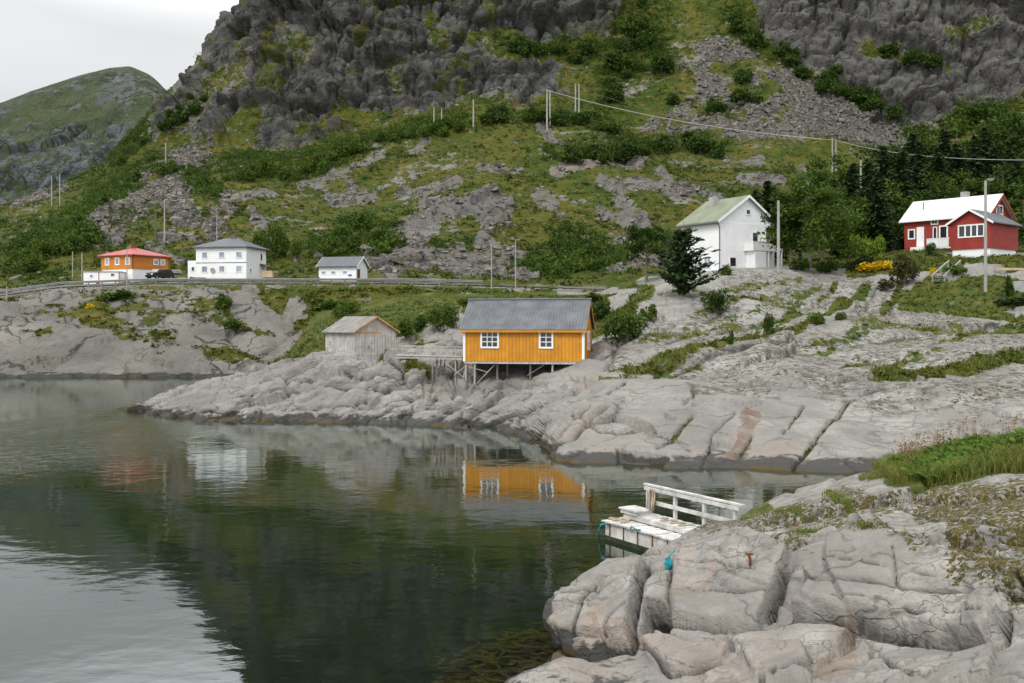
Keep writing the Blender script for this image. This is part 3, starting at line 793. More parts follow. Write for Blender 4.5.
blocks = [ # joint blocks pushed out or in: outline, amount m, edge softness px
 ([(806,585),(826,560),(860,534),(905,545),(960,560),(1010,575),(1024,598),(985,606),(930,604),(870,599),(822,598)], .34, 2.2),
 ([(795,626),(815,598),(870,601),(930,606),(985,608),(1014,600),(1010,640),(993,655),(935,650),(864,636)], .42, 2.0),
 ([(671,628),(669,600),(676,566),(690,545),(740,540),(790,555),(784,578),(769,618),(760,634),(735,638),(708,634)], .30, 2.0),
 ([(645,600),(668,603),(671,634),(645,636)], -1.7, 2.0),
 ([(772,600),(785,575),(806,580),(800,605),(790,626),(771,622)], -.10, 1.8),
 ([(632,646),(640,585),(655,570),(610,570),(565,600),(553,625),(560,640),(590,652)], .25, 2.5),
 ([(640,644),(668,632),(735,642),(720,660),(680,668),(650,660)], .16, 2.0),
 ([(730,641),(800,630),(864,640),(940,655),(1000,662),(1000,700),(850,700),(760,690)], .14, 2.5),
 ([(830,655),(850,640),(880,648),(870,675),(840,690),(800,680)], -.12, 3),
]
for pts, am, so in blocks:
    rel += 1.0*am*poly_soft(X2, Y2, pts, so*.6)
ncr = [([(822,597),(870,599),(930,605),(985,607),(1030,598)], 1.8, .30), ([(794,627),(864,635),(935,650),(993,656),(1008,645),(1014,624)], 2.2, .35), ([(671,628),(708,634),(735,638),(765,634),(795,628)], 2.4, .4),
 ([(671,628),(669,600),(676,566),(684,545)], 2.4, .45), ([(769,622),(784,576),(792,570)], 2.0, .22), ([(790,626),(802,600),(808,582),(826,560)], 1.8, .18), ([(860,534),(840,550),(826,560)], 1.4, .12), ([(632,648),(641,584),(650,572)], 2.2, .45), ([(552,640),(590,654),(632,648)], 2.4, .4),
 ([(640,644),(668,668),(720,660)], 1.8, .25), ([(690,600),(740,606),(770,603)], 1.1, .08), ([(680,575),(720,572),(760,580)], 1.0, .08), ([(830,575),(900,580),(990,590)], 1.0, .07), ([(840,620),(920,628),(1000,636)], 1.0, .07), ([(590,575),(640,560),(700,540),(760,525)], 1.6, .14),
 ([(700,548),(780,520),(840,505)], 1.8, .2), ([(740,545),(790,535),(850,528)], 1.8, .22), ([(560,606),(600,600),(640,584)], 1.3, .1), ([(575,640),(585,610),(600,596)], 1.3, .12), ([(605,650),(615,628),(630,615)], 1.3, .12), ([(870,500),(940,520),(1024,530)], 1.3, .1), ([(900,560),(905,600)], 1.0, .06), ([(860,535),(930,530),(1000,545)], 1.4, .12),
 ([(870,648),(890,672),(930,690)], 1.6, .15), ([(760,690),(850,662),(880,650)], 1.6, .15), ([(930,690),(980,672),(1024,676)], 1.6, .18), ([(1010,560),(1024,590)], 1.5, .25)]
for pts, w_, dp in ncr:
    rel -= 1.7*dp*np.exp(-seg_dist(px+wob*1.5, py+wob*1.5, pts)/(w_*.62))
rel *= sstep(-.5, .25, p0[...,2])*.6+.4
def blur3(a):
    b = np.pad(a, 1, mode='edge')
    return (b[:-2,1:-1]+b[2:,1:-1]+b[1:-1,:-2]+b[1:-1,2:]+2*b[1:-1,1:-1])/6
rel = .5*rel+.5*blur3(rel)
ns_.move(nrm, rel)
ngrass = strokes(px, py, [([(885,470),(920,462),(970,450),(1024,440),(1200,430)], 15, 1), ([(890,488),(940,484),(1000,476),(1100,470)], 9, .9), ([(860,478),(885,474)], 6, .7), ([(690,530),(720,516),(770,506)], 3.2, .75), ([(735,515),(760,510),(800,512)], 3, .7), ([(830,500),(850,508)], 4, .7), ([(800,540),(830,530)], 4, .6), ([(870,545),(905,535)], 4, .55)], wob)
nmoss = strokes(px, py, [([(930,500),(990,510),(1040,520)], 24, .85), ([(960,540),(1000,560),(1030,570)], 26, .95), ([(880,535),(940,550)], 14, .7), ([(790,520),(850,510),(900,505)], 12, .7), ([(700,530),(760,520),(800,525)], 9, .55), ([(1000,580),(1024,600)], 16, .7), ([(960,570),(1000,585)], 18, .75), ([(780,545),(810,535)], 9, .6)], wob)
nrust = strokes(px, py, [([(556,620),(560,640)], 9, .6), ([(600,630),(590,650),(630,645)], 12, .75), ([(650,645),(690,655),(720,655)], 12, .6), ([(852,634),(846,655),(834,668),(822,676)], 8, 1.0), ([(835,668),(850,676)], 6, .9), ([(690,565),(680,600)], 12, .45), ([(720,560),(708,600)], 5, .6), ([(760,650),(800,665)], 14, .4), ([(700,670),(760,680)], 14, .4), ([(900,575),(960,580)], 12, .3), ([(560,670),(620,675)], 14, .35)], wob)
njoint = strokes(px+wob*1.5, py+wob*1.5, [(c[0], c[1]*.6, .95) for c in ncr], None)
nm = np.stack([np.clip(ngrass,0,1), np.maximum(.04, njoint), nrust*.8, np.clip(nmoss+.07,0,1)], -1)
ns_.build('near_rock', M['near'], nm)

# ------------------------------------------------------------------ far mountain
far_curves = [
 [(-400,260,1150),(400,260,1150)],
 [(-400,190,1250),(0,205,1250),(60,200,1250),(150,180,1250),(400,190,1250)],
 [(-400,120,1420),(0,140,1380),(60,140,1380),(110,140,1360),(150,130,1350),(200,150,1380),(400,170,1400)],
 [(-400,118,1560),(-60,118,1560),(0,104,1560),(40,90,1580),(80,77,1600),(110,69,1600),(130,68.5,1600),(150,78,1590),(166,92,1580),(200,120,1570),(260,150,1560),(400,180,1550)],
 [(-400,140,1800),(0,125,1800),(120,95,1850),(200,140,1800),(400,190,1800)],
 [(-400,260,2200),(400,260,2200)],
]
fs = make_sheet(far_curves, -400, 400, 2.0, [8,40,60,10,6], sm=8)
px, py = fs.px.copy(), fs.py.copy(); p0 = fs.pos()
wob = fbm(np.stack([px/16, py/14, px*0+2], -1), 4, 35)
nrm = fs.nrm()
f1, f2, off, cid = worley((p0 + 40*fbm(p0*.006,3,2)[...,None])/np.array([90,90,120]), 3)
fcl = strokes(px, py, [([(-200,150),(0,150),(50,150),(95,150)], 18, 1), ([(0,180),(60,175),(100,155),(115,140)], 17, 1), ([(-200,190),(0,190)], 20, 1)], wob)
top = strokes(px, py, [([(-300,115),(0,112),(40,100),(90,90),(140,85),(165,110)], 20, 1)], wob)
rel = (cid[...,0]-.5)*8*fcl + (off*(cid-.5)).sum(-1)*22*(fcl*.9+.1) + ridged(p0*np.array([.012,.012,.008]), 5, 9)*(8+9*fcl) + fbm(p0*.03, 4, 7)*6
edge = strokes(px, py, [([(0,104),(40,90),(80,77),(110,69),(130,68),(150,78),(166,92)], 6, 1)])
fs.move(nrm, rel*(1-.75*edge))
fgrass = .86 + .4*fbm(p0*.012, 4, 3) - .30*sstep(.3,.8,ridged(p0*.01,4,5))
fgrass = fgrass*(1-fcl*.5) - .25*top*sstep(0,.5,fbm(p0*.02,3,8))
fs.build('mountain', M['far'], np.stack([np.clip(fgrass,0,1), fcl, 0*px, 0*px], -1), False)

# ------------------------------------------------------------------ water and sea bed
n = NT('sea water')
v = n.coord((1,1,1), 'World')
w1 = n.noise(n.coord((1.0,1.5,1), 'World'), 1.5, 4, 0.5, 0.4)
w2 = n.noise(n.coord((1.0,1.3,1), 'World'), 0.32, 3, 0.5, 0.6)
w3 = n.noise(n.coord((1.0,0.8,1), 'World'), 1.6, 4, 0.6, 0.3)
vd = n.n('ShaderNodeVectorMath', operation='DISTANCE'); n.l(n.coord((1,0.62,1), 'World'), vd.inputs[0]); vd.inputs[1].default_value = (-26, 33.0, 0)
gust = n.math('MULTIPLY', n.mr(vd.outputs['Value'], 7.0, 15.0, 1.0, 0.0), n.mr(n.noise(n.coord((1,0.35,1),'World'), 0.12, 4, 0.6), 0.35, 0.6))
calm = n.mr(n.noise(n.coord((0.6,1.6,1),'World'), 0.07, 4, 0.6), 0.3, 0.7, 0.45, 1.0)
hgt = n.math('ADD', n.math('MULTIPLY', w1, 0.55), n.math('MULTIPLY', w2, 1.6))
hgt = n.math('MULTIPLY', hgt, calm)
hgt = n.math('ADD', hgt, n.math('MULTIPLY', w3, n.math('ADD', n.math('MULTIPLY', gust, 4.0), 0.07)))
nr = n.bump(hgt, 1.0, 0.011)
lw = n.n('ShaderNodeLayerWeight'); lw.inputs['Blend'].default_value = 0.5; n.l(nr, lw.inputs['Normal'])
fr = n.math('ADD', n.math('MULTIPLY', n.math('POWER', lw.outputs['Facing'], 4.2), 0.96), 0.03)
gl = n.n('ShaderNodeBsdfGlossy'); gl.inputs['Roughness'].default_value = 0.03; gl.inputs['Color'].default_value = (0.93,1,0.985,1); n.l(nr, gl.inputs['Normal'])
tr = n.n('ShaderNodeBsdfTransparent'); tr.inputs['Color'].default_value = (0.60,0.66,0.55,1)
mx = n.n('ShaderNodeMixShader'); n.l(fr, mx.inputs[0]); n.l(tr.outputs[0], mx.inputs[1]); n.l(gl.outputs[0], mx.inputs[2])
M['water'] = n.done(mx.outputs[0])
tag(MB().poly([(-420,-80,0),(420,-80,0),(420,125,0),(-420,125,0)]).build('water', M['water']), kind='structure')
n = NT('sea bed')
v = n.coord((1,1,1), 'World')
c = n.mix(n.mr(n.noise(v, 0.15, 5, 0.6), 0.35, 0.65), (0.010,0.018,0.014), (0.014,0.022,0.016))
M['bed'] = n.done(n.principled(c, 0.9, None, 0.1))
tag(MB().poly([(-420,-80,-4),(420,-80,-4),(420,130,-4),(-420,130,-4)]).build('sea_bed', M['bed']), kind='structure')

# ------------------------------------------------------------------ plain materials
M['yellow'] = paint_mat('ochre boards', (0.62,0.265,0.022), 0.6, 0.10, 1.2, (0.30,0.12,0.02), 0.35, (7,7,0.5), board=.235)
M['orange'] = paint_mat('orange boards', (0.60,0.215,0.03), 0.6, 0.08, 1.2, (0.30,0.10,0.02), 0.3, board=.18, upright=False, joint=.3)
M['red'] = paint_mat('red boards', (0.31,0.036,0.022), 0.6, 0.10, 1.2, (0.14,0.02,0.02), 0.3, board=.17, upright=False, joint=.4)
M['white'] = paint_mat('white paint', (0.80,0.80,0.79), 0.5, 0.03, 1.5, (0.45,0.43,0.38), 0.18)
M['whitewall'] = paint_mat('white boards', (0.84,0.84,0.84), 0.55, 0.03, 0.8, (0.52,0.51,0.48), 0.2, board=.2, upright=False, joint=.12, bvar=.06)
M['greywood'] = paint_mat('weathered boards', (0.50,0.475,0.445), 0.85, 0.16, 2.0, (0.20,0.18,0.155), 0.6, (9,9,0.5), 0.35, board=.26, joint=.6)
M['palewood'] = paint_mat('pale weathered timber', (0.38,0.36,0.33), 0.85, 0.14, 2.0, (0.24,0.21,0.18), 0.5, (5,5,5), 0.3)
M['raftwood'] = paint_mat('worn white painted timber', (0.56,0.545,0.51), 0.8, 0.16, 2.5, (0.24,0.19,0.14), 0.85, (3,3,3), 0.3)
M['rooftin'] = paint_mat('grey roof sheet', (0.135,0.142,0.150), 0.6, 0.15, 0.9, (0.11,0.11,0.105), 0.4, (3,3,3), 0.1)
M['slate'] = paint_mat('grey roofing', (0.12,0.125,0.135), 0.7, 0.10, 1.5, (0.09,0.09,0.09), 0.4, (4,4,4))
M['greenroof'] = paint_mat('pale green roofing', (0.205,0.222,0.150), 0.8, 0.10, 0.7, (0.17,0.18,0.11), 0.5, (2,2,2))
M['redroof'] = paint_mat('faded red roof sheet', (0.40,0.095,0.085), 0.6, 0.12, 0.8, (0.52,0.25,0.23), 0.5, (3,3,3))
M['whiteroof'] = paint_mat('white roof sheet', (0.64,0.64,0.63), 0.6, 0.04, 0.8, (0.5,0.48,0.45), 0.3, (3,3,3))
M['shedroof'] = paint_mat('old grey roofing', (0.22,0.205,0.185), 0.9, 0.14, 1.5, (0.19,0.16,0.12), 0.5, (4,4,4))
M['concrete'] = paint_mat('concrete', (0.36,0.35,0.33), 0.9, 0.12, 1.0, (0.20,0.19,0.17), 0.5, (3,3,3))
M['steel'] = paint_mat('galvanised steel', (0.20,0.205,0.21), 0.6, 0.08, 1.0, (0.2,0.19,0.18), 0.3, (3,3,3), 0.05, 0.3, 0.0)
M['pole'] = paint_mat('weathered pole wood', (0.34,0.325,0.30), 0.85, 0.10, 1.0, (0.28,0.26,0.23), 0.4, (8,8,0.4))
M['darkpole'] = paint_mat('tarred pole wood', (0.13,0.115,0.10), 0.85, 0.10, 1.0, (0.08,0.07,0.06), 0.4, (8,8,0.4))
M['rust'] = paint_mat('rust', (0.22,0.085,0.035), 0.9, 0.25, 4.0, (0.10,0.045,0.02), 0.6, (3,3,3))
M['teal'] = paint_mat('turquoise rope', (0.02,0.28,0.33), 0.8, 0.2, 8.0, (0.02,0.14,0.17), 0.4, (9,9,9), 0.4)
M['rope'] = paint_mat('old rope', (0.40,0.33,0.25), 0.9, 0.2, 9.0, (0.2,0.15,0.1), 0.5, (9,9,9), 0.4)
M['brown'] = paint_mat('brown door', (0.17,0.07,0.03), 0.6, 0.12, 1.5, (0.09,0.04,0.02), 0.3)
M['tan'] = paint_mat('new tan boards', (0.50,0.38,0.24), 0.8, 0.12, 1.5, (0.3,0.22,0.14), 0.4)
M['ochrewood'] = paint_mat('bare orange edge board', (0.50,0.27,0.11), 0.8, 0.2, 2.0, (0.36,0.30,0.23), 0.6, (4,4,4))
M['black'] = paint_mat('black car paint', (0.012,0.012,0.014), 0.25, 0.1, 1.0, (0.02,0.02,0.02), 0.2, (2,2,2), 0.0, 0.5)
M['tyre'] = paint_mat('tyre rubber', (0.02,0.02,0.02), 0.9, 0.1)
M['blue'] = paint_mat('blue sign', (0.02,0.17,0.42), 0.4, 0.05)
M['lens'] = paint_mat('lamp lens', (0.72,0.72,0.70), 0.25, 0.03)
M['asphalt'] = paint_mat('asphalt', (0.075,0.075,0.077), 0.9, 0.15, 0.6, (0.11,0.105,0.10), 0.4, (2,2,2), 0.2)
M['cable'] = paint_mat('cable', (0.36,0.36,0.34), 0.6, 0.05)
M['darkcable'] = paint_mat('thin dark wire', (0.10,0.10,0.10), 0.6, 0.05)
def glass_mat(name, tint):
    g = NT(name)
    vv = g.coord((1,1,1))
    cc = g.mix(g.mr(g.noise(vv, 1.2, 3), 0.4, 0.6), tint, tuple(q*1.7 for q in tint))
    return g.done(g.principled(cc, 0.08, None, 0.6))
M['glass'] = glass_mat('window glass', (0.018,0.02,0.022))
M['paleglass'] = glass_mat('curtained window glass', (0.20,0.22,0.27))

# ------------------------------------------------------------------ road along the shore
rx = np.arange(-260, 640, 6.0)
def road_pt(x, d, dz):
    y0 = np.interp(x, [-260,0,60,150,400,480,620], [299,296,287.5,284,284,286,290])
    z = H-(y0-HY)*134/F
    return ((x-512)*d/F, d, z+dz)
rb = MB()
V = []; Q = []
for x in rx:
    V += [road_pt(x, 133.6, 0.05), road_pt(x, 141.0, 0.09)]
for k in range(len(rx)-1):
    Q.append((2*k, 2*k+2, 2*k+3, 2*k+1))
road = mesh_np('road', V, Q, M['asphalt']); tag(road, kind='structure')

gr = empty('guardrail', road_pt(240, 133.4, 0), 0, 'long galvanised steel guardrail along the shore road below the white houses', 'guardrail')
def local(o, p): return Vector(p) - o.location
gx = np.arange(-60, 484, 13.5)
rail = MB()
prof = [(0,.42),(-.05,.48),(0,.54),(0,.60),(-.05,.66),(0,.74),(.03,.74),(.03,.42)]
b0 = None
for x in np.arange(-60, 484, 6.7):
    c = local(gr, road_pt(x, 133.3, 0))
    rail.v += [(c.x, c.y+a, c.z+b) for a, b in prof]
m_ = len(prof)
for k in range(len(rail.v)//m_-1):
    for j in range(m_):
        rail.f.append((k*m_+j, k*m_+(j+1)%m_, (k+1)*m_+(j+1)%m_, (k+1)*m_+j))
rail.build('rail', M['steel'], gr)
for x in gx:
    c = local(gr, road_pt(x, 133.45, 0))
    MB().box(c.x-.06, c.x+.06, c.y-.08, c.y+.06, c.z-.8, c.z+.70).build('post', M['steel'], gr)

# ------------------------------------------------------------------ building helpers (local: x along the front, y into the depth, z up)
def window(parent, pos, t, nrm_, w, h, nx=1, ny=1, fw=0.10, glass='glass', proud=0.05, frame='white', mull=0.035):
    """framed window on a wall: pos = centre on the wall face, t = wall direction, nrm_ = outward"""
    pos = Vector(pos); t = Vector(t); nn_ = Vector(nrm_); up = Vector((0,0,1))
    f = MB()
    c = pos + nn_*(proud/2 - 0.01)
    th = nn_*(proud/2+0.01)
    f.obox(c+up*(h/2-fw/2), t*(w/2), up*(fw/2), th); f.obox(c-up*(h/2-fw/2), t*(w/2), up*(fw/2), th)
    f.obox(c+t*(w/2-fw/2), t*(fw/2), up*(h/2-fw), th); f.obox(c-t*(w/2-fw/2), t*(fw/2), up*(h/2-fw), th)
    iw, ih = w-2*fw, h-2*fw
    th2 = nn_*(proud/2-0.005)
    for k in range(1, nx):
        f.obox(c+t*(-iw/2+iw*k/nx), t*(mull/2), up*(ih/2), th2)
    for k in range(1, ny):
        f.obox(c+up*(-ih/2+ih*k/ny), t*(iw/2), up*(mull/2), th2*0.9)
    fo = f.build('window', M[frame], parent)
    MB().obox(pos+nn_*0.012, t*(iw/2), up*(ih/2), nn_*0.008).build('pane', M[glass], fo)
    return fo
def gable_body(L, D, h, rise, along='x', z0=0.0):
    """closed wall body with two gables; the ridge runs along x or along y"""
    m = MB()
    if along == 'x':
        pr_ = [(0,0,z0),(0,D,z0),(0,D,h),(0,D/2,h+rise),(0,0,h)]
        m.prism(pr_, (L,0,0))
    else:
        pr_ = [(0,0,z0),(L,0,z0),(L,0,h),(L/2,0,h+rise),(0,0,h)]
        m.prism(pr_, (0,D,0))
    return m
def gable_roof(L, D, h, rise, along='x', eo=0.35, go=0.3, th=0.12, lift=0.02):
    m = MB()
    if along == 'x':
        s = rise/(D/2)
        for sg in (-1, 1):
            yr, ye = D/2, (D/2)+sg*(D/2+eo)
            zr, ze = h+rise+lift, h-eo*s+lift
            m.prism([(-go,yr,zr),(-go,ye,ze),(-go,ye,ze+th),(-go,yr,zr+th)], (L+2*go,0,0))
    else:
        s = rise/(L/2)
        for sg in (-1, 1):
            xr, xe = L/2, (L/2)+sg*(L/2+eo)
            zr, ze = h+rise+lift, h-eo*s+lift
            m.prism([(xr,-go,zr),(xe,-go,ze),(xe,-go,ze+th),(xr,-go,zr+th)], (0,D+2*go,0))
    return m
def cladding(m, x0, x1, y, z0, z1, step=0.2, proud=0.018, w=0.05, side='front'):
    """upright battens over the joints of boards"""
    k = x0+step
    while k < x1-step*.4:
        if side == 'front': m.box(k-w/2, k+w/2, y-proud, y+.004, z0, z1)
        elif side == 'end': m.box(y-.004, y+proud, k-w/2, k+w/2, z0, z1)
        k += step
def boards(m, x0, x1, y, z0, z1, step=0.16, proud=0.02, side='front'):
    """lapped weatherboards"""
    z = z0+step
    while z < z1:
        if side == 'front': m.prism([(x0,y,z),(x0,y-proud,z-step+.005),(x0,y,z-step+.005)], (x1-x0,0,0))
        elif side == 'end': m.prism([(y,x0,z),(y+proud,x0,z-step+.005),(y,x0,z-step+.005)], (0,x1-x0,0))
        z += step

# ------------------------------------------------------------------ the ochre boathouse on posts
TH = math.radians(-10.5)
fr_ = P(584, 362, 64.8)
BL, BD, BH, BR = 8.05, 5.0, 2.22, 1.80
ux = Vector((math.cos(TH), math.sin(TH), 0)); uy = Vector((-math.sin(TH), math.cos(TH), 0))
org = fr_ - ux*BL
bh = empty('boathouse', org, TH, 'ochre yellow wooden boathouse with grey corrugated roof standing on posts over the shore rock', 'boathouse')
wl = gable_body(BL, BD, BH, BR)
cladding(wl, 0, BL, 0, 0, BH-.02, 0.235)
cladding(wl, 0, BD, BL, 0, BH, 0.235, side='end')
wl.build('wall', M['yellow'], bh)
# corrugated roof as two waved sheets
def corrugated(L, D, h, rise, go, eo, per=0.2, amp=0.028):
    Vv = []; Qq = []
    xs = np.arange(-go, L+go+1e-6, per/6)
    s_ = rise/(D/2)
    for sg in (-1, 1):
        base = len(Vv)
        for x in xs:
            a = amp*math.sin(2*math.pi*x/per)
            for t_ in (0.0, 1.0):
                for lay in (0.05, 0.0):
                    yy = D/2 + sg*t_*(D/2+eo)
                    Vv.append((x, yy, h+rise-t_*(D/2+eo)*s_+0.05+a+lay))
        for k in range(len(xs)-1):
            o_ = base+k*4
            Qq += [(o_, o_+4, o_+6, o_+2), (o_+1, o_+3, o_+7, o_+5), (o_+2, o_+6, o_+7, o_+3)]
        o_ = base+(len(xs)-1)*4
        Qq += [(base, base+2, base+3, base+1), (o_, o_+1, o_+3, o_+2)]
    return Vv, Qq
Vv, Qq = corrugated(BL, BD, BH, BR, 0.22, 0.28)
rf = mesh_np('roof', Vv, Qq, M['rooftin'], bh)
MB().tube([(-.24,BD/2,BH+BR+.13),(BL+.24,BD/2,BH+BR+.13)], 0.075, 8).build('ridge_cap', M['slate'], rf)
s_ = BR/(BD/2)
MB().box(-.2, BL+.2, -.27, -.235, BH-.28*s_-.10, BH-.28*s_+.085).build('fascia', M['yellow'], bh)
bg_ = MB()
for xx in (-.20, BL+.17):
    for sg in (-1, 1):
        e = Vector((xx, BD/2+sg*(BD/2+.26), BH-.26*s_)); r = Vector((xx, BD/2, BH+BR))
        MB().prism([e+Vector((0,0,-.12)), e+Vector((0,0,.07)), r+Vector((0,0,.07)), r+Vector((0,0,-.12))], (.03,0,0)).build('bargeboard', M['yellow'], bh)
MB().box(-.03, .13, -.035, -.002, -.02, BH-.12).build('corner_board', M['white'], bh)
MB().box(BL-.13, BL+.03, -.035, -.002, -.02, BH-.12).build('corner_board', M['white'], bh)
MB().box(BL+.002, BL+.035, -.03, .12, -.02, BH-.05).build('corner_board', M['white'], bh)
window(bh, (1.79,-.018,1.45), (1,0,0), (0,-1,0), 1.26, 1.18, 3, 3, .12, mull=.05)
window(bh, (5.56,-.018,1.45), (1,0,0), (0,-1,0), .96, 1.18, 2, 3, .12, mull=.05)
window(bh, (BL+.018,2.6,1.35), (0,1,0), (1,0,0), 1.2, 1.3, 2, 2, .12)
MB().box(.02, BL-.02, .02, BD-.02, -.16, -.003).build('floor_frame', M['greywood'], bh)
shd_ = MB()  # dark boards added to stand in for the shade under the floor
for k in range(30): shd_.box(.15+k*.26, .15+k*.26+.25, 2.9, 2.95, -2.6, -.165)
for k in range(9): shd_.box(BL-.20, BL-.15, .25+k*.3, .25+k*.3+.29, -2.0, -.165)
shd_.build('shade_backing', M['darkpole'], bh)
for x, y, top in [(.12,.15,0),(.72,.15,0),(2.6,1.9,0),(4.35,.9,0),(5.95,.15,0),(.15,2.4,0),(.15,4.6,0),(3.2,4.2,0),(2.1,.9,0),(7.2,2.2,0)]:
    wp = bh.matrix_basis @ Vector((x,y,0))
    g = ground_xy(ps, wp.x, wp.y) - org.z
    MB().tube([(x,y,g-.35),(x+.02,y,-.15)], [.075,.07], 8).build('post', M['palewood'], bh)
for a, b in [((.25,.15,-.35),(1.55,.5,-.75)),((.85,.2,-1.5),(2.1,.25,-.2)),((4.2,.6,-.95),(5.4,.5,-.2)),((-.1,.3,-1.3),(.1,.2,-.3))]:
    MB().bar(a, b, .09, .05).build('brace', M['tan'] if a[0] == .25 else M['palewood'], bh)

# walkway from the rock to the boathouse
wk0 = P(462, 357, 66.4); wk1 = P(395, 355.5, 66.8)
wk = empty('walkway', wk0, 0, 'weathered timber walkway on stilts leading to the left end of the ochre boathouse', 'walkway')
d_ = wk1-wk0; dn = d_.normalized(); bk = Vector((0,1,0))
dk = MB()
nb = 26
for k in range(nb):
    c = d_*((k+.5)/nb)
    dk.obox(c+bk*.75, dn*(d_.length/nb*.44), Vector((0,.78,0)), Vector((0,0,.025)))
dk.obox(d_/2+Vector((0,.05,-.11)), d_/2, Vector((0,.04,0)), Vector((0,0,.085)))
dk.obox(d_/2+Vector((0,1.4,-.11)), d_/2, Vector((0,.04,0)), Vector((0,0,.085)))
dk.build('deck', M['palewood'], wk)
rl = MB()
rl.bar(Vector((0,.0,.45)), d_*.42+Vector((0,0,.45)), .05, .09); rl.bar(Vector((0,1.5,.62)), d_*.95+Vector((0,1.5,.62)), .05, .08); rl.bar(Vector((0,1.5,.3)), d_*.6+Vector((0,1.5,.3)), .05, .07)
rl.build('railing', M['palewood'], wk)
for t_, y in [(.08,0),(.22,0),(.31,0),(.38,0),(.12,1.5),(.28,1.5),(.5,1.5),(.7,1.5),(.92,1.5)]:
    c = d_*t_+Vector((0,y,0))
    MB().box(c.x-.035, c.x+.035, c.y-.035, c.y+.035, c.z-.05, c.z+(.5 if y == 0 else .66)).build('railing_post', M['palewood'], wk)
for t_, y in [(.44,0),(.385,.5),(.33,1.0),(.28,1.4),(.1,.1),(.1,1.3)]:
    c = d_*t_+Vector((0,y,0)); wp = wk.location+c
    g = ground_xy(ps, wp.x, wp.y)-wk.location.z
    MB().tube([(c.x,c.y,min(g-.3,-.4)),(c.x,c.y,-.2)], .05, 8).build('leg', M['palewood'], wk)
MB().bar(d_*.27+Vector((0,-.05,-.3)), Vector((.15,-.05,-1.4)), .1, .05).build('brace', M['palewood'], wk)
MB().bar(d_*.12+Vector((0,0,-1.25)), Vector((.35,0,-.5)), .1, .05).build('brace', M['palewood'], wk)

# leaning pole beside the boathouse
a = ground(ps, 451, 324, 4)
lp = MB().tube([a+Vector((0,0,-.3)), a+Vector((.75,-.3,1.7))], [.05,.04], 7).build('wooden_pole', M['palewood'])
tag(lp, 'bare wooden pole leaning up from the rock behind the walkway', 'pole')

# ------------------------------------------------------------------ the weathered shed
TH = math.radians(42)
L_, D_ = 3.55, 3.9
so = P(354.8, 359, 70.6)     # the corner towards the water
sux = Vector((math.cos(TH), math.sin(TH), 0)); suy = Vector((-math.sin(TH), math.cos(TH), 0))
sh = empty('shed', so, TH, 'small weathered grey plank shed with double door on the shore rock', 'shed')
SHH, SHR = 1.95, 1.0
wl = gable_body(L_, D_, SHH, SHR, 'y', -.5)
cladding(wl, 0, L_, 0, -.4, SHH, .26, .02, .03)
k = .25
while k < D_:
    wl.box(-.02, .004, k-.015, k+.015, -.4, SHH-.02); k += .26
wl.build('wall', M['greywood'], sh)
rf = gable_roof(L_, D_, SHH, SHR, 'y', .25, .18, .07).build('roof', M['shedroof'], sh)
s_ = SHR/(L_/2)
eb = MB()
for sg in (-1, 1):
    e = Vector((L_/2+sg*(L_/2+.25), -.20, SHH-.25*s_)); r = Vector((L_/2, -.20, SHH+SHR))
    MB().prism([e+Vector((0,0,-.03)), e+Vector((0,0,.10)), r+Vector((0,0,.10)), r+Vector((0,0,-.03))], (0,.018,0)).build('bargeboard', M['ochrewood'], sh)
dr = MB()
for k in range(9):
    dr.box(.12+k*.22, .12+k*.22+.205, -.05, -.022, -.15, 1.80)
dr.box(.12, 2.1, -.065, -.052, .25, .37); dr.box(.12, 2.1, -.065, -.052, 1.35, 1.47)
do = dr.build('door', M['greywood'], sh)
MB().box(1.12, 1.16, -.09, -.066, .75, .95).build('handle', M['rust'], do)
MB().box(.05, 2.2, -.06, -.022, 1.82, 1.93).build('lintel', M['ochrewood'], sh)

# ------------------------------------------------------------------ the white house with the green roof
TH = math.radians(31)
wo_ = P(719.5, 272, 109.0)
wh = empty('house', wo_, TH, 'white two storey wooden house with pale green roof above the rock knoll', 'house')
L_, D_, hh, rr = 8.3, 6.4, 5.75, 2.75
wl = gable_body(L_, D_, hh, rr, 'y', -2.5)
boards(wl, 0, L_, 0, -2.4, hh, .19, .02)
wl.build('wall', M['whitewall'], wh)
rf = gable_roof(L_, D_, hh, rr, 'y', .45, .35, .14).build('roof', M['greenroof'], wh)
s_ = rr/(L_/2)
eb = MB()
for sg in (-1, 1):
    e = Vector((L_/2+sg*(L_/2+.47), -.39, hh-.45*s_)); r = Vector((L_/2, -.39, hh+rr))
    MB().prism([e+Vector((0,0,-.12)), e+Vector((0,0,.18)), r+Vector((0,0,.18)), r+Vector((0,0,-.12))], (0,.035,0)).build('bargeboard', M['white'], wh)
gt = MB()
gt.tube([(-.5,-.3,hh-.33),(-.5,D_+.3,hh-.33)], .075, 8)
gt.tube([(-.45,-.05,hh-.35),(-.06,-.07,hh-.75),(-.06,-.07,-1.5)], .055, 8)
gt.build('gutter', M['slate'], wh)
ch = MB().box(L_/2-1.45, L_/2-.75, 4.0, 4.7, hh+1.5, hh+rr+.45)
cho = ch.build('chimney', M['concrete'], wh)
cp = MB().box(L_/2-1.55, L_/2-.65, 4.0, 4.7, hh+rr+.452, hh+rr+.55).tube([(L_/2-1.1,4.35,hh+rr+.55),(L_/2-1.1,4.35,hh+rr+1.15)], .12, 8).tube([(L_/2-1.1,4.35,hh+rr+1.15),(L_/2-1.1,4.35,hh+rr+1.25)], .22, 8)
cp.build('chimney_cowl', M['slate'], cho)
fx, fn = (1,0,0), (0,-1,0)
window(wh, (L_/2+.1,-.02,hh+1.05), fx, fn, .75, .7, 1, 1, .12)
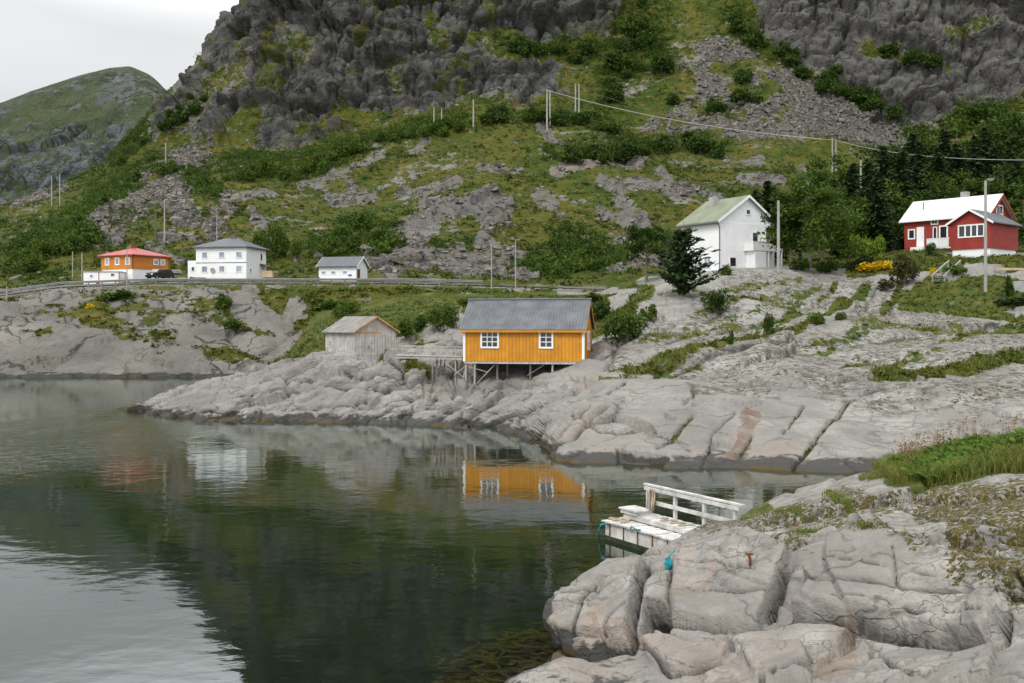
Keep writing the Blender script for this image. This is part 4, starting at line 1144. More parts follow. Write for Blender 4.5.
window(wh, (1.95,-.02,1.15), fx, fn, 1.05, 1.15, 1, 1, .1)
window(wh, (5.3,-.02,4.05), fx, fn, .95, 1.15, 1, 1, .1)
window(wh, (7.3,-.02,4.35), fx, fn, .85, 1.2, 1, 1, .1)
window(wh, (6.6,-.02,1.2), fx, fn, .75, 1.5, 1, 1, .1)
window(wh, (-.02,5.0,4.2), (0,-1,0), (-1,0,0), 1.1, 1.35, 2, 1, .1, 'paleglass')
window(wh, (-.02,1.9,1.2), (0,-1,0), (-1,0,0), 1.1, 1.35, 2, 1, .1, 'paleglass')
window(wh, (-.02,5.0,1.2), (0,-1,0), (-1,0,0), 1.1, 1.35, 2, 1, .1, 'paleglass')
# balcony over a porch
bal = MB().box(3.55, L_-.2, -1.5, -.03, 2.42, 2.56)
for k in range(28):
    bal.box(3.56+k*.163, 3.56+k*.163+.15, -1.50, -1.47, 2.57, 3.38)
for k in range(9):
    bal.box(3.55, 3.58, -1.46+k*.16, -1.46+k*.16+.145, 2.57, 3.38)
bal.box(3.52, L_-.17, -1.53, -1.44, 3.381, 3.44); bal.box(3.52, 3.61, -1.438, -.03, 3.381, 3.44)
bal.build('balcony', M['white'], wh)
for xx in (6.0, L_-.3):
    MB().box(xx-.07, xx+.07, -1.47, -1.33, -1.0, 2.418).build('porch_post', M['white'], wh)
pw = MB().box(3.9, 5.6, -1.45, -.04, -1.2, 2.418); boards(pw, 3.9, 5.6, -1.45, -1.1, 2.4, .19)
pw.build('porch_wall', M['whitewall'], wh)
MB().box(5.7, L_, -1.6, -.05, -1.4, .02).build('porch_floor', M['concrete'], wh)

# ------------------------------------------------------------------ the red house
TH = math.radians(-49)
ro = P(904.5, 248.5, 112.5)
rh = empty('house', ro, TH, 'red wooden house with white roof and grey roofed wing among the spruces', 'house')
L_, D_, hh, rr = 9.2, 5.8, 3.2, 2.2
wl = gable_body(L_, D_, hh, rr, 'x', -1.5)
boards(wl, 0, L_, 0, .0, hh, .17, .02); boards(wl, 0, D_, L_, .0, hh, .17, .02, 'end')
wl.build('wall', M['red'], rh)
gable_roof(L_, D_, hh, rr, 'x', .45, .45, .12).build('roof', M['whiteroof'], rh)
s_ = rr/(D_/2)
eb = MB()
for xx in (-.49, L_+.455):
    for sg in (-1, 1):
        e = Vector((xx, D_/2+sg*(D_/2+.45), hh-.45*s_)); r = Vector((xx, D_/2, hh+rr))
        MB().prism([e+Vector((0,0,-.2)), e+Vector((0,0,.10)), r+Vector((0,0,.10)), r+Vector((0,0,-.2))], (.035,0,0)).build('bargeboard', M['red'], rh)
MB().box(5.0, 5.7, 2.9, 3.7, hh+1.2, hh+rr+.75).build('chimney', M['concrete'], rh)
MB().tube([(1.5,1.4,hh+.6),(1.5,1.4,hh+2.0)], .07, 8).build('vent_pipe', M['steel'], rh)
window(rh, (.85,-.02,1.55), fx, fn, .85, 1.15, 1, 1, .14)
d2 = MB().box(1.45, 2.3, -.06, -.022, .1, 2.3); d2.box(1.58, 2.17, -.075, -.061, .3, 2.15)
d2o = d2.build('door', M['white'], rh); MB().box(2.08, 2.14, -.13, -.076, 1.1, 1.2).build('handle', M['steel'], d2o)
window(rh, (3.5,-.02,2.72), fx, fn, .85, .6, 2, 1, .14)
window(rh, (3.55,-.02,1.15), fx, fn, .5, 2.1, 1, 1, .1)
window(rh, (4.5,-.02,1.2), fx, fn, 1.0, 2.2, 1, 1, .16)
window(rh, (L_+.02,D_/2,hh+.6), (0,1,0), (1,0,0), 1.7, 1.1, 2, 1, .16)
MB().box(1.2, 2.7, -1.0, -.03, -1.4, .0).build('doorstep', M['whitewall'], rh)
pch = MB().box(3.3, 6.2, -1.5, -.04, -.35, -.2)
for k in range(13): pch.box(3.32+k*.19, 3.32+k*.19+.17, -1.5, -1.465, -.19, .75)
pch.box(3.28, 5.85, -1.53, -1.43, .751, .82)
for k in range(6): pch.box(3.30, 3.335, -1.43+k*.24, -1.43+k*.24+.2, -.19, .75)
for xx in (3.4, 5.6): pch.box(xx-.06, xx+.06, -1.42, -1.3, -1.8, -.351)
pch.build('porch', M['white'], rh)
# wing: its gable faces the water
wa, wL, wD, wh_, wr = 7.3, 4.1, 6.6, 2.75, 1.25
wx = MB(); z_ = -.75
base = [(wa,-4.3,z_),(wa+wL,-4.3,z_),(wa+wL,-4.3,z_+wh_),(wa+wL/2,-4.3,z_+wh_+wr),(wa,-4.3,z_+wh_)]
wx.prism(base, (0,wD,0))
boards(wx, wa, wa+wL, -4.3, z_, z_+wh_, .17, .02); boards(wx, -4.3, -4.3+wD, wa+wL, z_, z_+wh_, .17, .02, 'end')
wx.build('wing_wall', M['red'], rh)
rm = MB(); s2 = wr/(wL/2)
for sg in (-1, 1):
    xr, xe = wa+wL/2, wa+wL/2+sg*(wL/2+.4); zr, ze = z_+wh_+wr+.02, z_+wh_-.4*s2+.02
    rm.prism([(xr,-4.65,zr),(xe,-4.65,ze),(xe,-4.65,ze+.12),(xr,-4.65,zr+.12)], (0,wD+.6,0))
rm.build('wing_roof', M['slate'], rh)
eb = MB()
for sg in (-1, 1):
    e = Vector((wa+wL/2+sg*(wL/2+.42), -4.69, z_+wh_-.4*s2)); r = Vector((wa+wL/2, -4.69, z_+wh_+wr))
    MB().prism([e+Vector((0,0,-.08)), e+Vector((0,0,.16)), r+Vector((0,0,.16)), r+Vector((0,0,-.08))], (0,.03,0)).build('wing_bargeboard', M['white'], rh)
window(rh, (wa+2.15,-4.32,z_+1.85), fx, fn, 2.75, 1.35, 4, 1, .14, mull=.16)
fd = MB().box(wa+.15, wa+wL-.1, -4.2, 2.0, z_-1.6, z_-.004)
fd.build('foundation', M['whitewall'], rh)

# ------------------------------------------------------------------ white house by the road, far side
TH = math.radians(-10)
ho = P(196, 277.6, 149.5)
h2 = empty('house', ho, TH, 'white two storey house with grey hipped roof beside the shore road', 'house')
L_, D_, hh = 8.05, 7.0, 4.45
def hip(L, D, h, rise, o, th, ridge_in):
    m = MB()
    a = [(-o,-o,h),(L+o,-o,h),(L+o,D+o,h),(-o,D+o,h)]
    r0, r1 = (ridge_in, D/2, h+rise), (L-ridge_in, D/2, h+rise)
    b = len(m.v)
    m.v += a + [r0, r1] + [(x,y,z-th) for x,y,z in a]
    m.f += [(0,1,5,4),(1,2,5),(2,3,4,5),(3,0,4),(9,8,7,6),(0,6,7,1),(1,7,8,2),(2,8,9,3),(3,9,6,0)]
    return m
wl = MB().box(0, L_, 0, D_, -1.2, hh); boards(wl, 0, L_, 0, -.2, hh, .2); boards(wl, 0, D_, L_, -.2, hh, .2, .02, 'end')
wl.build('wall', M['whitewall'], h2)
rfo = hip(L_, D_, hh+.13, 1.55, .45, .14, 3.0).build('roof', M['slate'], h2)
MB().box(4.0, 4.7, 3.3, 4.0, hh+1.3, hh+2.25).build('chimney', M['darkpole'], rfo)
MB().box(-.03, L_+.03, -.05, -.022, hh/2-.07, hh/2+.03).build('band_board', M['slate'], h2)
for zz in (3.35, 1.25):
    for xx in (1.4, 4.15, 6.9):
        window(h2, (xx,-.02,zz), fx, fn, 1.05, 1.05, 1, 1, .12, 'paleglass')
window(h2, (L_+.02,5.2,3.3), (0,1,0), (1,0,0), .8, 1.2, 1, 1, .1)
window(h2, (L_+.02,1.4,1.1), (0,1,0), (1,0,0), .7, .6, 1, 1, .1, 'paleglass')
MB().prism([(L_+.03,4.6,2.3),(L_+1.1,4.6,1.95),(L_+1.1,4.6,1.87),(L_+.03,4.6,2.22)], (0,2.2,0)).build('door_canopy', M['slate'], h2)
d3 = MB().box(L_+.022, L_+.07, 4.6, 5.5, -.05, 1.85).build('door', M['white'], h2); MB().box(L_+.071, L_+.12, 4.7, 4.76, .85, .95).build('handle', M['steel'], d3)
an = MB().box(-1.75, -.03, .8, 4.8, -1.2, 2.6).build('annex', M['whitewall'], h2)
window(h2, (-.9,.78,1.35), fx, fn, .6, .75, 1, 1, .1)
MB().tube([(2.75,-.22,1.1),(2.75,-.17,1.1)], [.38,.30], 12).build('satellite_dish', M['concrete'], h2)

# timber bin at the right end of the house
tb = ground(hs, 268, 277.5, 3)
bx = MB()
for k in range(5): bx.box(-.75, .75, -.5, -.46, k*.2, k*.2+.18)
for k in range(5): bx.box(.72, .76, -.455, .5, k*.2, k*.2+.18); bx.box(-.76, -.72, -.455, .5, k*.2, k*.2+.18)
bx.box(-.7, .7, .46, .5, 0, 1.0); bx.box(-.7,.7,-.45,.45,0,.05)
b_ = bx.build('wooden_bin', M['tan']); b_.location = P(268, 277.5, 146.5); tag(b_, 'tan open wooden bin at the right end of the white roadside house', 'bin')

# ------------------------------------------------------------------ orange house
oo = P(132.6, 279.3, 146.0)
TH = math.radians(61)
oh = empty('house', oo, TH, 'orange wooden house with red hipped roof over a white basement', 'house')
L_, D_, hb, hh = 6.55, 6.7, 1.55, 3.55
MB().box(0, L_, 0, D_, -1.3, hb).build('basement', M['whitewall'], oh)
wl = MB().box(-.06, L_+.06, -.06, D_+.06, hb+.003, hh); boards(wl, -.06, L_+.06, -.06, hb, hh, .18)
wl.build('wall', M['orange'], oh)
rfo = hip(L_, D_, hh+.12, 1.25, .5, .13, 2.9).build('roof', M['redroof'], oh)
MB().box(2.6, 3.4, 3.2, 3.9, hh+.9, hh+1.9).build('chimney', M['rust'], rfo)
window(oh, (4.2,-.08,2.75), fx, fn, .95, .95, 1, 1, .14, 'paleglass'); window(oh, (5.5,-.08,2.75), fx, fn, .9, .95, 2, 1, .14, 'paleglass')
for yy in (.95, 3.2, 5.4):
    window(oh, (-.08,yy,2.72), (0,-1,0), (-1,0,0), .95, 1.15, 1, 1, .14, 'paleglass')
MB().box(-.09, .05, -.09, .05, hb, hh).build('corner_board', M['rust'], oh)
MB().box(L_+.1, L_+1.4, .3, 1.6, 2.75, 2.85).build('canopy', M['redroof'], oh)
# flat garage wing in front of the orange house
gb = P(83.5, 282.6, 143.8)
g_ = empty('garage', gb, math.radians(4), 'low white flat roofed garage in front of the orange house', 'garage')
MB().box(0, 5.1, 0, 3.4, -1.0, 1.55).build('wall', M['whitewall'], g_)
MB().box(-.1, 5.2, -.1, 3.5, 1.553, 1.66).build('roof', M['concrete'], g_)
window(g_, (1.1,-.02,.95), fx, fn, .5, .45, 1, 1, .06, 'paleglass'); window(g_, (4.1,-.02,1.15), fx, fn, .55, .45, 1, 1, .06)
MB().box(2.1, 2.22, -.03, -.002, -.4, 1.5).build('drain_pipe', M['redroof'], g_); MB().box(4.95, 5.07, -.03, -.002, -.4, 1.5).build('drain_pipe', M['redroof'], g_)

# ------------------------------------------------------------------ white cabin
TH = math.radians(-13)
co = P(318.8, 281.2, 146.0)
cb = empty('cabin', co, TH, 'small white cabin with grey gabled roof and brown door by the road', 'cabin')
L_, D_, hh, rr = 5.85, 4.4, 2.25, 1.3
wl = gable_body(L_, D_, hh, rr, 'x', -.8); boards(wl, 0, L_, 0, 0, hh, .2)
wl.build('wall', M['whitewall'], cb)
gable_roof(L_, D_, hh, rr, 'x', .4, .3, .12).build('roof', M['slate'], cb)
s_ = rr/(D_/2); eb = MB()
for xx in (-.335, L_+.305):
    for sg in (-1, 1):
        e = Vector((xx, D_/2+sg*(D_/2+.4), hh-.4*s_)); r = Vector((xx, D_/2, hh+rr))
        MB().prism([e+Vector((0,0,-.1)), e+Vector((0,0,.15)), r+Vector((0,0,.15)), r+Vector((0,0,-.1))], (.03,0,0)).build('bargeboard', M['white'], cb)
for xx in (.75, 2.3, 4.05): window(cb, (xx,-.02,1.25), fx, fn, .75, .45, 1, 1, .07, 'paleglass')
MB().box(4.6, 5.15, -.06, -.024, .7, .95).build('sign_plate', M['blue'], cb)
d4 = MB().box(L_+.003, L_+.06, .35, 1.35, -.1, 1.75).build('door', M['brown'], cb); MB().box(L_+.061, L_+.1, 1.2, 1.27, .8, .88).build('handle', M['steel'], d4)

# ------------------------------------------------------------------ black car parked by the orange house
cr = empty('parked_car', P(160, 280.0, 143.6), math.radians(62), 'black car parked at the right corner of the orange house', 'car')
body = [(-2.0,.35),(-2.05,.75),(-1.95,1.0),(-1.6,1.05),(-1.15,1.08),(-.75,1.52),(.55,1.58),(1.35,1.5),(1.85,1.05),(2.0,.8),(1.98,.35)]
mb_ = MB(); mb_.prism([(x,-.85,z) for x, z in body], (0,1.7,0))
mb_.build('body', M['black'], cr, bevel=.08)
gw = MB()
gw.prism([(-1.02,-.862,1.12),(-.70,-.862,1.46),(.5,-.862,1.51),(1.25,-.862,1.44),(1.5,-.862,1.12)], (0,.01,0))
gw.prism([(-1.02,.852,1.12),(-.70,.852,1.46),(.5,.852,1.51),(1.25,.852,1.44),(1.5,.852,1.12)], (0,.01,0))
gw.build('side_window', M['glass'], cr)
gw = MB().prism([(-1.145,-.7,1.11),(-1.145,.7,1.11),(-.775,.65,1.51),(-.775,-.65,1.51)], (-.012,0,.01)); gw.build('windscreen', M['paleglass'], cr)
for sx in (-1.3, 1.3):
    for sy in (-.86, .70):
        w_ = MB().tube([(sx,sy,.33),(sx,sy+.16,.33)], .33, 16).build('wheel', M['tyre'], cr)
        MB().tube([(sx,sy-.012 if sy < 0 else sy+.16,.33),(sx,sy if sy < 0 else sy+.172,.33)], .19, 12).build('rim', M['steel'], w_)
for sy in (-.62, .62): MB().box(-2.07, -2.02, sy-.17, sy+.17, .68, .84).build('headlight', M['lens'], cr)

# ------------------------------------------------------------------ floating jetty
A0 = Vector((2.58, 28.2, 0)); u = Vector((.52,-.855,0)).normalized(); v_ = Vector((-u.y,u.x,0))
rz = math.atan2(u.y, u.x)
ra = empty('floating_jetty', A0, rz, 'white floating jetty with railing moored behind the near rock', 'jetty')
fo = MB().box(.06, 5.2, .02, 1.32, -.06, .50).build('float', M['raftwood'], ra, bevel=.03)
M['algae'] = paint_mat('algae', (0.035,0.045,0.025), 0.9, 0.25, 6.0, (0.10,0.09,0.06), 0.5, (3,3,3))
MB().box(.045, 5.2, .005, .018, -.30, .13).build('algae_band', M['algae'], fo)
for k in range(7): MB().box(.30+k*.62, .325+k*.62, -.012, .019, .10, .5).build('strap', M['rust'], fo)
MB().box(.035, .059, .05, .62, -.1, .49).build('rust_plate', M['rust'], ra)
rj = random.Random(31)
dk = MB()
for k in range(34):
    e0 = rj.uniform(-.02,.02); dk.box(.0+k*.155, .0+k*.155+.14, -.05+e0, .60+e0, .505, .54+rj.uniform(0,.012))
dk.build('lower_deck', M['raftwood'], ra)
dk = MB()
for k in range(33):
    e0 = rj.uniform(-.02,.02); dk.box(.1+k*.155, .1+k*.155+.14, .66+e0, 1.38+e0, .64, .675+rj.uniform(0,.012))
dk.box(.1, 5.2, .645, .68, .555, .638); dk.box(.1, 5.2, 1.34, 1.37, .50, .638)
dk.build('upper_deck', M['raftwood'], ra)
bn = MB().box(.0, .72, .62, 1.12, .69, .80); bn.box(-.05, .77, .58, 1.16, .802, .84)
bn.build('bench', M['raftwood'], ra)
xs_ = [.45, 1.63, 2.80, 3.95]
for xx in xs_:
    MB().box(xx-.045, xx+.045, 1.22, 1.30, .66, 1.47).build('railing_post', M['raftwood'], ra)
rl = MB(); rl.box(.30, 4.25, 1.20, 1.32, 1.472, 1.52); rl.box(.36, 4.15, 1.185, 1.218, 1.35, 1.45)
rl.build('handrail', M['raftwood'], ra)
MB().box(.62, 4.05, 1.185, 1.218, .98, 1.09).build('midrail', M['raftwood'], ra)
def coil(mat, name, c, r, n, label, drop=.6, seed=1, th=.022):
    rr_ = random.Random(seed); m = MB()
    for k in range(n):
        ox = rr_.uniform(-.06,.06); rx_ = r*rr_.uniform(.6,1.1); dz = drop*rr_.uniform(.7,1.1)
        m.tube([(c[0]+ox+rx_*math.cos(t)*.5, c[1]-.03-.02*k+.02*math.sin(3*t), c[2]-dz/2+dz/2*math.sin(t)) for t in np.linspace(0, 2*math.pi, 18)], th, 6, False)
    o = m.build(name, mat, None, True); o.location = A0; o.rotation_euler = (0,0,rz)
    return tag(o, label, 'rope')
coil(M['rope'], 'mooring_rope', (.86,1.15,1.44), .12, 4, 'beige rope coil hanging from the jetty railing', .75, 3)
coil(M['palewood'], 'mooring_rope', (.68,1.15,1.38), .10, 2, 'grey rope loop hanging beside the jetty bench', .8, 4)
def lay_rope(name, pts, th, mat, label):
    m = MB().tube(pts, th, 6); o = m.build(name, mat, None, True); o.location = A0; o.rotation_euler = (0,0,rz)
    return tag(o, label, 'rope')
rr_ = random.Random(5)
lay_rope('mooring_rope', [(.2+.2*math.cos(t)+.025*t, .33+.2*math.sin(t*1.3), .575+.02*math.sin(t*5)) for t in np.linspace(0, 14, 70)], .024, M['rope'], 'beige rope heaped on the end of the jetty deck')
lay_rope('mooring_rope', [(1.3+.1*t, 1.0+.2*math.sin(t*1.7), .705) for t in np.linspace(0, 12, 60)], .02, M['rope'], 'beige rope trailing along the upper jetty deck')
lay_rope('mooring_rope', [(.3,-.07,.5),(.05,-.1,.42),(-.12,-.06,.2),(-.2,0,-.05),(-.1,.1,-.3)], .03, M['teal'], 'turquoise rope hanging from the jetty corner into the water')
lay_rope('mooring_rope', [(.0,.3,.55),(-.1,.28,.3),(-.15,.2,.05),(-.05,.1,-.3)], .025, M['teal'], 'turquoise rope loop over the jetty end plank')
lay_rope('mooring_rope', [(1.35,-.08,.54),(1.45,-.12,.62),(1.6,-.1,.57),(1.75,-.05,.57)], .022, M['teal'], 'turquoise rope tied at the jetty side')

# things fixed on the near rock
a = ground(ns_, 667, 561, 3)
tr_ = empty('mooring_rope', a, 0, 'turquoise rope bundle with dark frayed end on the near rock', 'rope')
m = MB()
for k in range(7):
    m.tube([(.05*math.sin(k), -.05, .16), (.09*math.cos(k*2), -.1, .05), (.07*math.sin(k*3), -.12, -.09), (.04*math.cos(k), -.12, -.16)], [.03,.05,.045,.03], 6)
m.tube([(.0,-.03,.15),(.08,.0,.26),(.2,.1,.34)], .018, 6)
tr_.scale = (.75,.75,.75)
m.build('bundle', M['teal'], tr_, True)
MB().tube([(0,-.12,-.15),(.01,-.14,-.32),(0,-.12,-.52)], [.07,.085,.06], 8).build('frayed_end', M['darkpole'], tr_, True)
a = ground(ns_, 748, 566, 3)
bo = MB().tube([a+Vector((.01,.05,-.1)), a+Vector((0,0,.12)), a+Vector((-.03,-.02,.22))], [.028,.026,.03], 8).tube([a+Vector((-.09,-.02,.235)), a+Vector((.04,-.02,.225))], .022, 8).build('iron_bolt', M['rust'], None, True)
tag(bo, 'rusty iron mooring bolt set in the near rock', 'bolt')

# ------------------------------------------------------------------ poles, lamps and lines
def utility_pole(px, ytop, ybase, sheet, label, mat='pole', r=.13, cross=0.0, d=None, group=None):
    b_ = ground(sheet, px, ybase, 3) if d is None else P(px, ybase, d)
    h = (ybase-ytop)*b_.y/F
    t = empty('utility_pole', b_, 0, label, 'pole', group)
    MB().tube([(0,0,-1.0),(0,0,h)], [r, r*.72], 10).build('shaft', M[mat], t)
    if cross:
        MB().bar((-cross,-.16,h-.35),(cross,-.16,h-.35), .12, .14).build('crossarm', M[mat], t)
        for s in (-.9, 0.05, .9):
            MB().tube([(cross*s,-.16,h-.27),(cross*s,-.16,h-.05)], .05, 6).build('insulator', M['lens'], t)
    return t, b_, h
def street_lamp(px, ytop, ybase, sheet, label, side=1, arm=.9, r=.09, mat='pole', d=None):
    b_ = ground(sheet, px, ybase, 3) if d is None else P(px, ybase, d)
    h = (ybase-ytop)*b_.y/F
    t = empty('street_lamp', b_, 0, label, 'street lamp')
    MB().tube([(0,0,-.8),(0,0,h)], [r, r*.75], 10).build('shaft', M[mat], t)
    MB().tube([(0,0,h-.15),(side*arm*.5,0,h+.05),(side*arm,0,h+.12)], .04, 8).build('arm', M['steel'], t)
    hd = MB().obox((side*(arm+.22),0,h+.13), (.30,0,.04*side), (0,.14,0), (0,0,.08)).build('lamp_head', M['steel'], t, bevel=.04)
    MB().obox((side*(arm+.24),0,h+.035), (.2,0,.025*side), (0,.10,0), (0,0,.012)).build('lens', M['lens'], hd)
    return t
street_lamp(983.5, 180, 290, ps, 'tall grey street lamp in front of the red wing', 1, .25, .15)
street_lamp(490.5, 242, 287, hs, 'left of two street lamps behind the boathouse roof with lamp head to the right', 1, .7)
street_lamp(516.2, 238, 285, hs, 'right of two street lamps behind the boathouse roof with short arm', 1, .12)
street_lamp(216, 206, 247, hs, 'street lamp behind the white hipped roof house with arm to the left', -1, .6)
street_lamp(128.3, 246, 290, hs, 'slim lamp post in front of the orange house corner', 1, .1, .07)
utility_pole(780, 198, 270, ps, 'bare pale pole at the right corner of the green roofed house', 'pole', .17)
T = {}
T['v1'] = utility_pole(157.3, 200, 240, hs, 'dark wooden pole of the pair above the orange house', 'darkpole', .16)
T['v2'] = utility_pole(163.2, 198, 240, hs, 'pale wooden pole of the pair above the orange house', 'pole', .16)
T['sk'] = utility_pole(166.5, 140, 173, hs, 'lone pale pole on the slope under the far left cliff', 'pole', .2)
T['l1'] = utility_pole(52.5, 173, 204, hs, 'left pole of the pair on the far left slope', 'pole', .18)
T['l2'] = utility_pole(58.2, 172, 204, hs, 'right pole of the pair on the far left slope', 'pole', .18)
T['c1'] = utility_pole(434.5, 105, 126, hs, 'left pole of the short pair at the cliff foot', 'pole', .2)
T['c2'] = utility_pole(439.5, 106, 126, hs, 'right pole of the short pair at the cliff foot', 'pole', .2)
T['c3'] = utility_pole(475.8, 98, 127, hs, 'single white pole on the knoll beneath the grey cliff', 'pole', .25)
T['k1'] = utility_pole(545, 87, 128, hs, 'tallest left pole on the knoll carrying the long cable', 'pole', .27)
T['k2'] = utility_pole(549.5, 88, 124, hs, 'pale pole close right of the tallest knoll pole', 'pole', .25)
T['k3'] = utility_pole(575.5, 84, 118, hs, 'left pole of the right hand pair on the knoll', 'pole', .25, d=300)
T['k4'] = utility_pole(579, 84, 118, hs, 'right pole of the right hand pair on the knoll', 'pole', .25, d=300)
T['r1'] = utility_pole(832.3, 138, 168, hs, 'left pole of the pair below the scree cone', 'pole', .17, d=225)
T['r2'] = utility_pole(836, 139, 168, hs, 'right pole of the pair below the scree cone', 'pole', .17, d=225)
T['r3'] = utility_pole(860.8, 160, 200, hs, 'white pole standing alone in front of the spruces', 'pole', .2, d=165)
utility_pole(73, 250, 276, hs, 'thin short pole left of the white garage', 'pole', .1)
utility_pole(82, 250, 280, hs, 'thin short pole at the left end of the white garage', 'pole', .1)
utility_pole(5, 284, 297, hs, 'short pole at the far left end of the road', 'pole', .13)
def wire(a, b, sag, r, mat, label, n=28):
    a = Vector(a); b = Vector(b)
    pts = [a.lerp(b, t)-Vector((0,0,sag*4*t*(1-t))) for t in np.linspace(0,1,n)]
    return tag(MB().tube(pts, r, 6).build('power_line', M[mat], None, True), label, 'power line')
def top(k): return T[k][1]+Vector((0,0,T[k][2]-.3))
wire(top('k1'), top('r2'), 2.0, .085, 'cable', 'thick pale cable running from the knoll pole down to the pole pair below the scree')
wire(top('r2'), P(1040, 160, 120), 1.2, .05, 'cable', 'pale cable running from the pole pair behind the red house')
wire(top('k3'), top('r1'), 3.0, .04, 'darkcable', 'thin dark wire hanging from the right knoll pair')
wire(top('l2'), P(-60, 214, 240), 1.5, .025, 'darkcable', 'thin wire leaving the far left pole pair')
wire(top('v2'), P(-60, 213, 190), 2.0, .022, 'darkcable', 'thin wire from the pole pair above the orange house to the left')
wire(top('sk'), P(434.5, 106, T['c1'][1].y), 4.0, .035, 'darkcable', 'thin wire from the lone pole along the cliff foot')
wire(top('c1'), top('c3'), 1.0, .035, 'darkcable', 'thin wire between the short pair and the single knoll pole')
wire(top('c3'), top('k1'), 1.5, .035, 'darkcable', 'thin wire between the single knoll pole and the tallest pole')

# stair rail, wall and timber near the red house
sr0, sr1 = ground(ps, 931, 279, 3), ground(ps, 950, 264, 3)
st = empty('wooden_stair', sr0, 0, 'pale wooden garden stair with rails below the red house porch', 'stair')
dv = sr1-sr0; wv_ = Vector((1.3,.35,0))
for k, nm in ((0,'handrail'),(1,'handrail')):
    MB().bar(wv_*k+Vector((0,0,.55)), dv+wv_*k+Vector((0,0,.6)), .1, .12).build(nm, M['palewood'], st)
for k in (0,1):
    for t_ in (.05,.5,.95): 
        c = dv*t_+wv_*k
        MB().box(c.x-.05,c.x+.05,c.y-.05,c.y+.05,c.z-.6,c.z+.55).build('railing_post', M['palewood'], st)
sp_ = MB()
for k in range(9): sp_.obox(dv*((k+.5)/9)+wv_/2, wv_/2, Vector((-.05,.14,0)), Vector((0,0,.025)))
sp_.build('steps', M['palewood'], st)
cw = MB().box(0, 4.5, 0, .35, -1.2, .95).build('concrete_wall', M['concrete']); cw.location = ground(ps, 1012, 291, 3); cw.rotation_euler = (0,0,math.radians(-8)); tag(cw, 'low grey concrete wall at the right edge below the red house', 'wall')
bm_ = MB().box(0, 4.6, 0, .22, 0, .22).build('timber_beam', M['tan']); bm_.location = ground(ps, 994, 270, 3)+Vector((0,-.3,.1)); bm_.rotation_euler = (0,0,math.radians(4)); tag(bm_, 'long tan timber beam lying on stones right of the street lamp', 'beam')

# ------------------------------------------------------------------ vegetation
M['birch'] = leaf_mat('birch leaves', (0.078,0.122,0.020), (0.044,0.082,0.015), (0.135,0.165,0.030), .35)
M['bushleaf'] = leaf_mat('bush leaves', (0.054,0.092,0.017), (0.028,0.056,0.012), (0.105,0.135,0.027), .25)
M['conifer'] = leaf_mat('conifer needles', (0.034,0.058,0.020), (0.021,0.040,0.016), (0.072,0.094,0.030), .3, .1)
M['lime'] = leaf_mat('lime green leaves', (0.17,0.24,0.025), (0.12,0.19,0.022), (0.24,0.30,0.04), .4)
M['yellowflower'] = leaf_mat('yellow flowers', (0.70,0.47,0.012), (0.60,0.40,0.012), (0.28,0.26,0.03), 1.5)
M['brownbush'] = leaf_mat('brownish foliage', (0.075,0.068,0.024), (0.050,0.052,0.020), (0.12,0.085,0.035), .6)
M['heath'] = leaf_mat('heath and grass', (0.085,0.094,0.016), (0.050,0.074,0.013), (0.150,0.112,0.030), .22)
M['grassblade'] = leaf_mat('grass blades', (0.155,0.165,0.038), (0.080,0.125,0.024), (0.33,0.25,0.09), 1.0)
M['fern'] = leaf_mat('fern fronds', (0.095,0.175,0.024), (0.060,0.125,0.020), (0.16,0.20,0.035), 1.2)
M['redgrass'] = leaf_mat('reddish seed heads', (0.27,0.17,0.09), (0.19,0.10,0.055), (0.36,0.26,0.14), 2.0)
M['bark'] = paint_mat('bark', (0.16,0.145,0.125), 0.95, 0.2, 3.0, (0.06,0.05,0.045), 0.6, (4,4,1), 0.4)

def quads(c, size, rng, up=0.35, aspect=1.6, dirs=None):
    """leaf faces around given centres"""
    N = len(c)
    n = rng.normal(size=(N,3)); n[:,2] = np.abs(n[:,2])+up
    n /= np.linalg.norm(n, axis=1, keepdims=True)
    a = rng.normal(size=(N,3)) if dirs is None else dirs + rng.normal(size=(N,3))*.25
    a -= (a*n).sum(1, keepdims=True)*n; a /= np.linalg.norm(a, axis=1, keepdims=True)+1e-9
    b = np.cross(n, a)
    s = (np.asarray(size)*rng.uniform(.6, 1.35, N))[:,None]
    a = a*s*aspect/2; b = b*s/2
    V = np.stack([c-a, c-b*.9-a*.1, c+a, c+b*.9-a*.1], 1).reshape(-1,3)
    return V, np.arange(N*4).reshape(-1,4)
def dome_points(n, rng, nb=9, flat=.8, rb=(.32,.5)):
    """points on the outer shells of clumps that together make a bush of unit radius, base at z = 0"""
    th = rng.uniform(0, 2*np.pi, nb); r = np.sqrt(rng.uniform(0,1,nb))*.62; z = rng.uniform(.22, 1.0, nb)*(1-.45*r)*flat*1.3
    cs = np.stack([r*np.cos(th), r*np.sin(th), z], 1); rad = rng.uniform(rb[0], rb[1], nb)
    k = rng.integers(0, nb, n)
    d = rng.normal(size=(n,3)); d /= np.linalg.norm(d, axis=1, keepdims=True)
    d[:,2] *= .8
    p = cs[k]+d*rad[k][:,None]*rng.uniform(.55,1.08,n)[:,None]
    p[:,2] = np.abs(p[:,2])
    return p
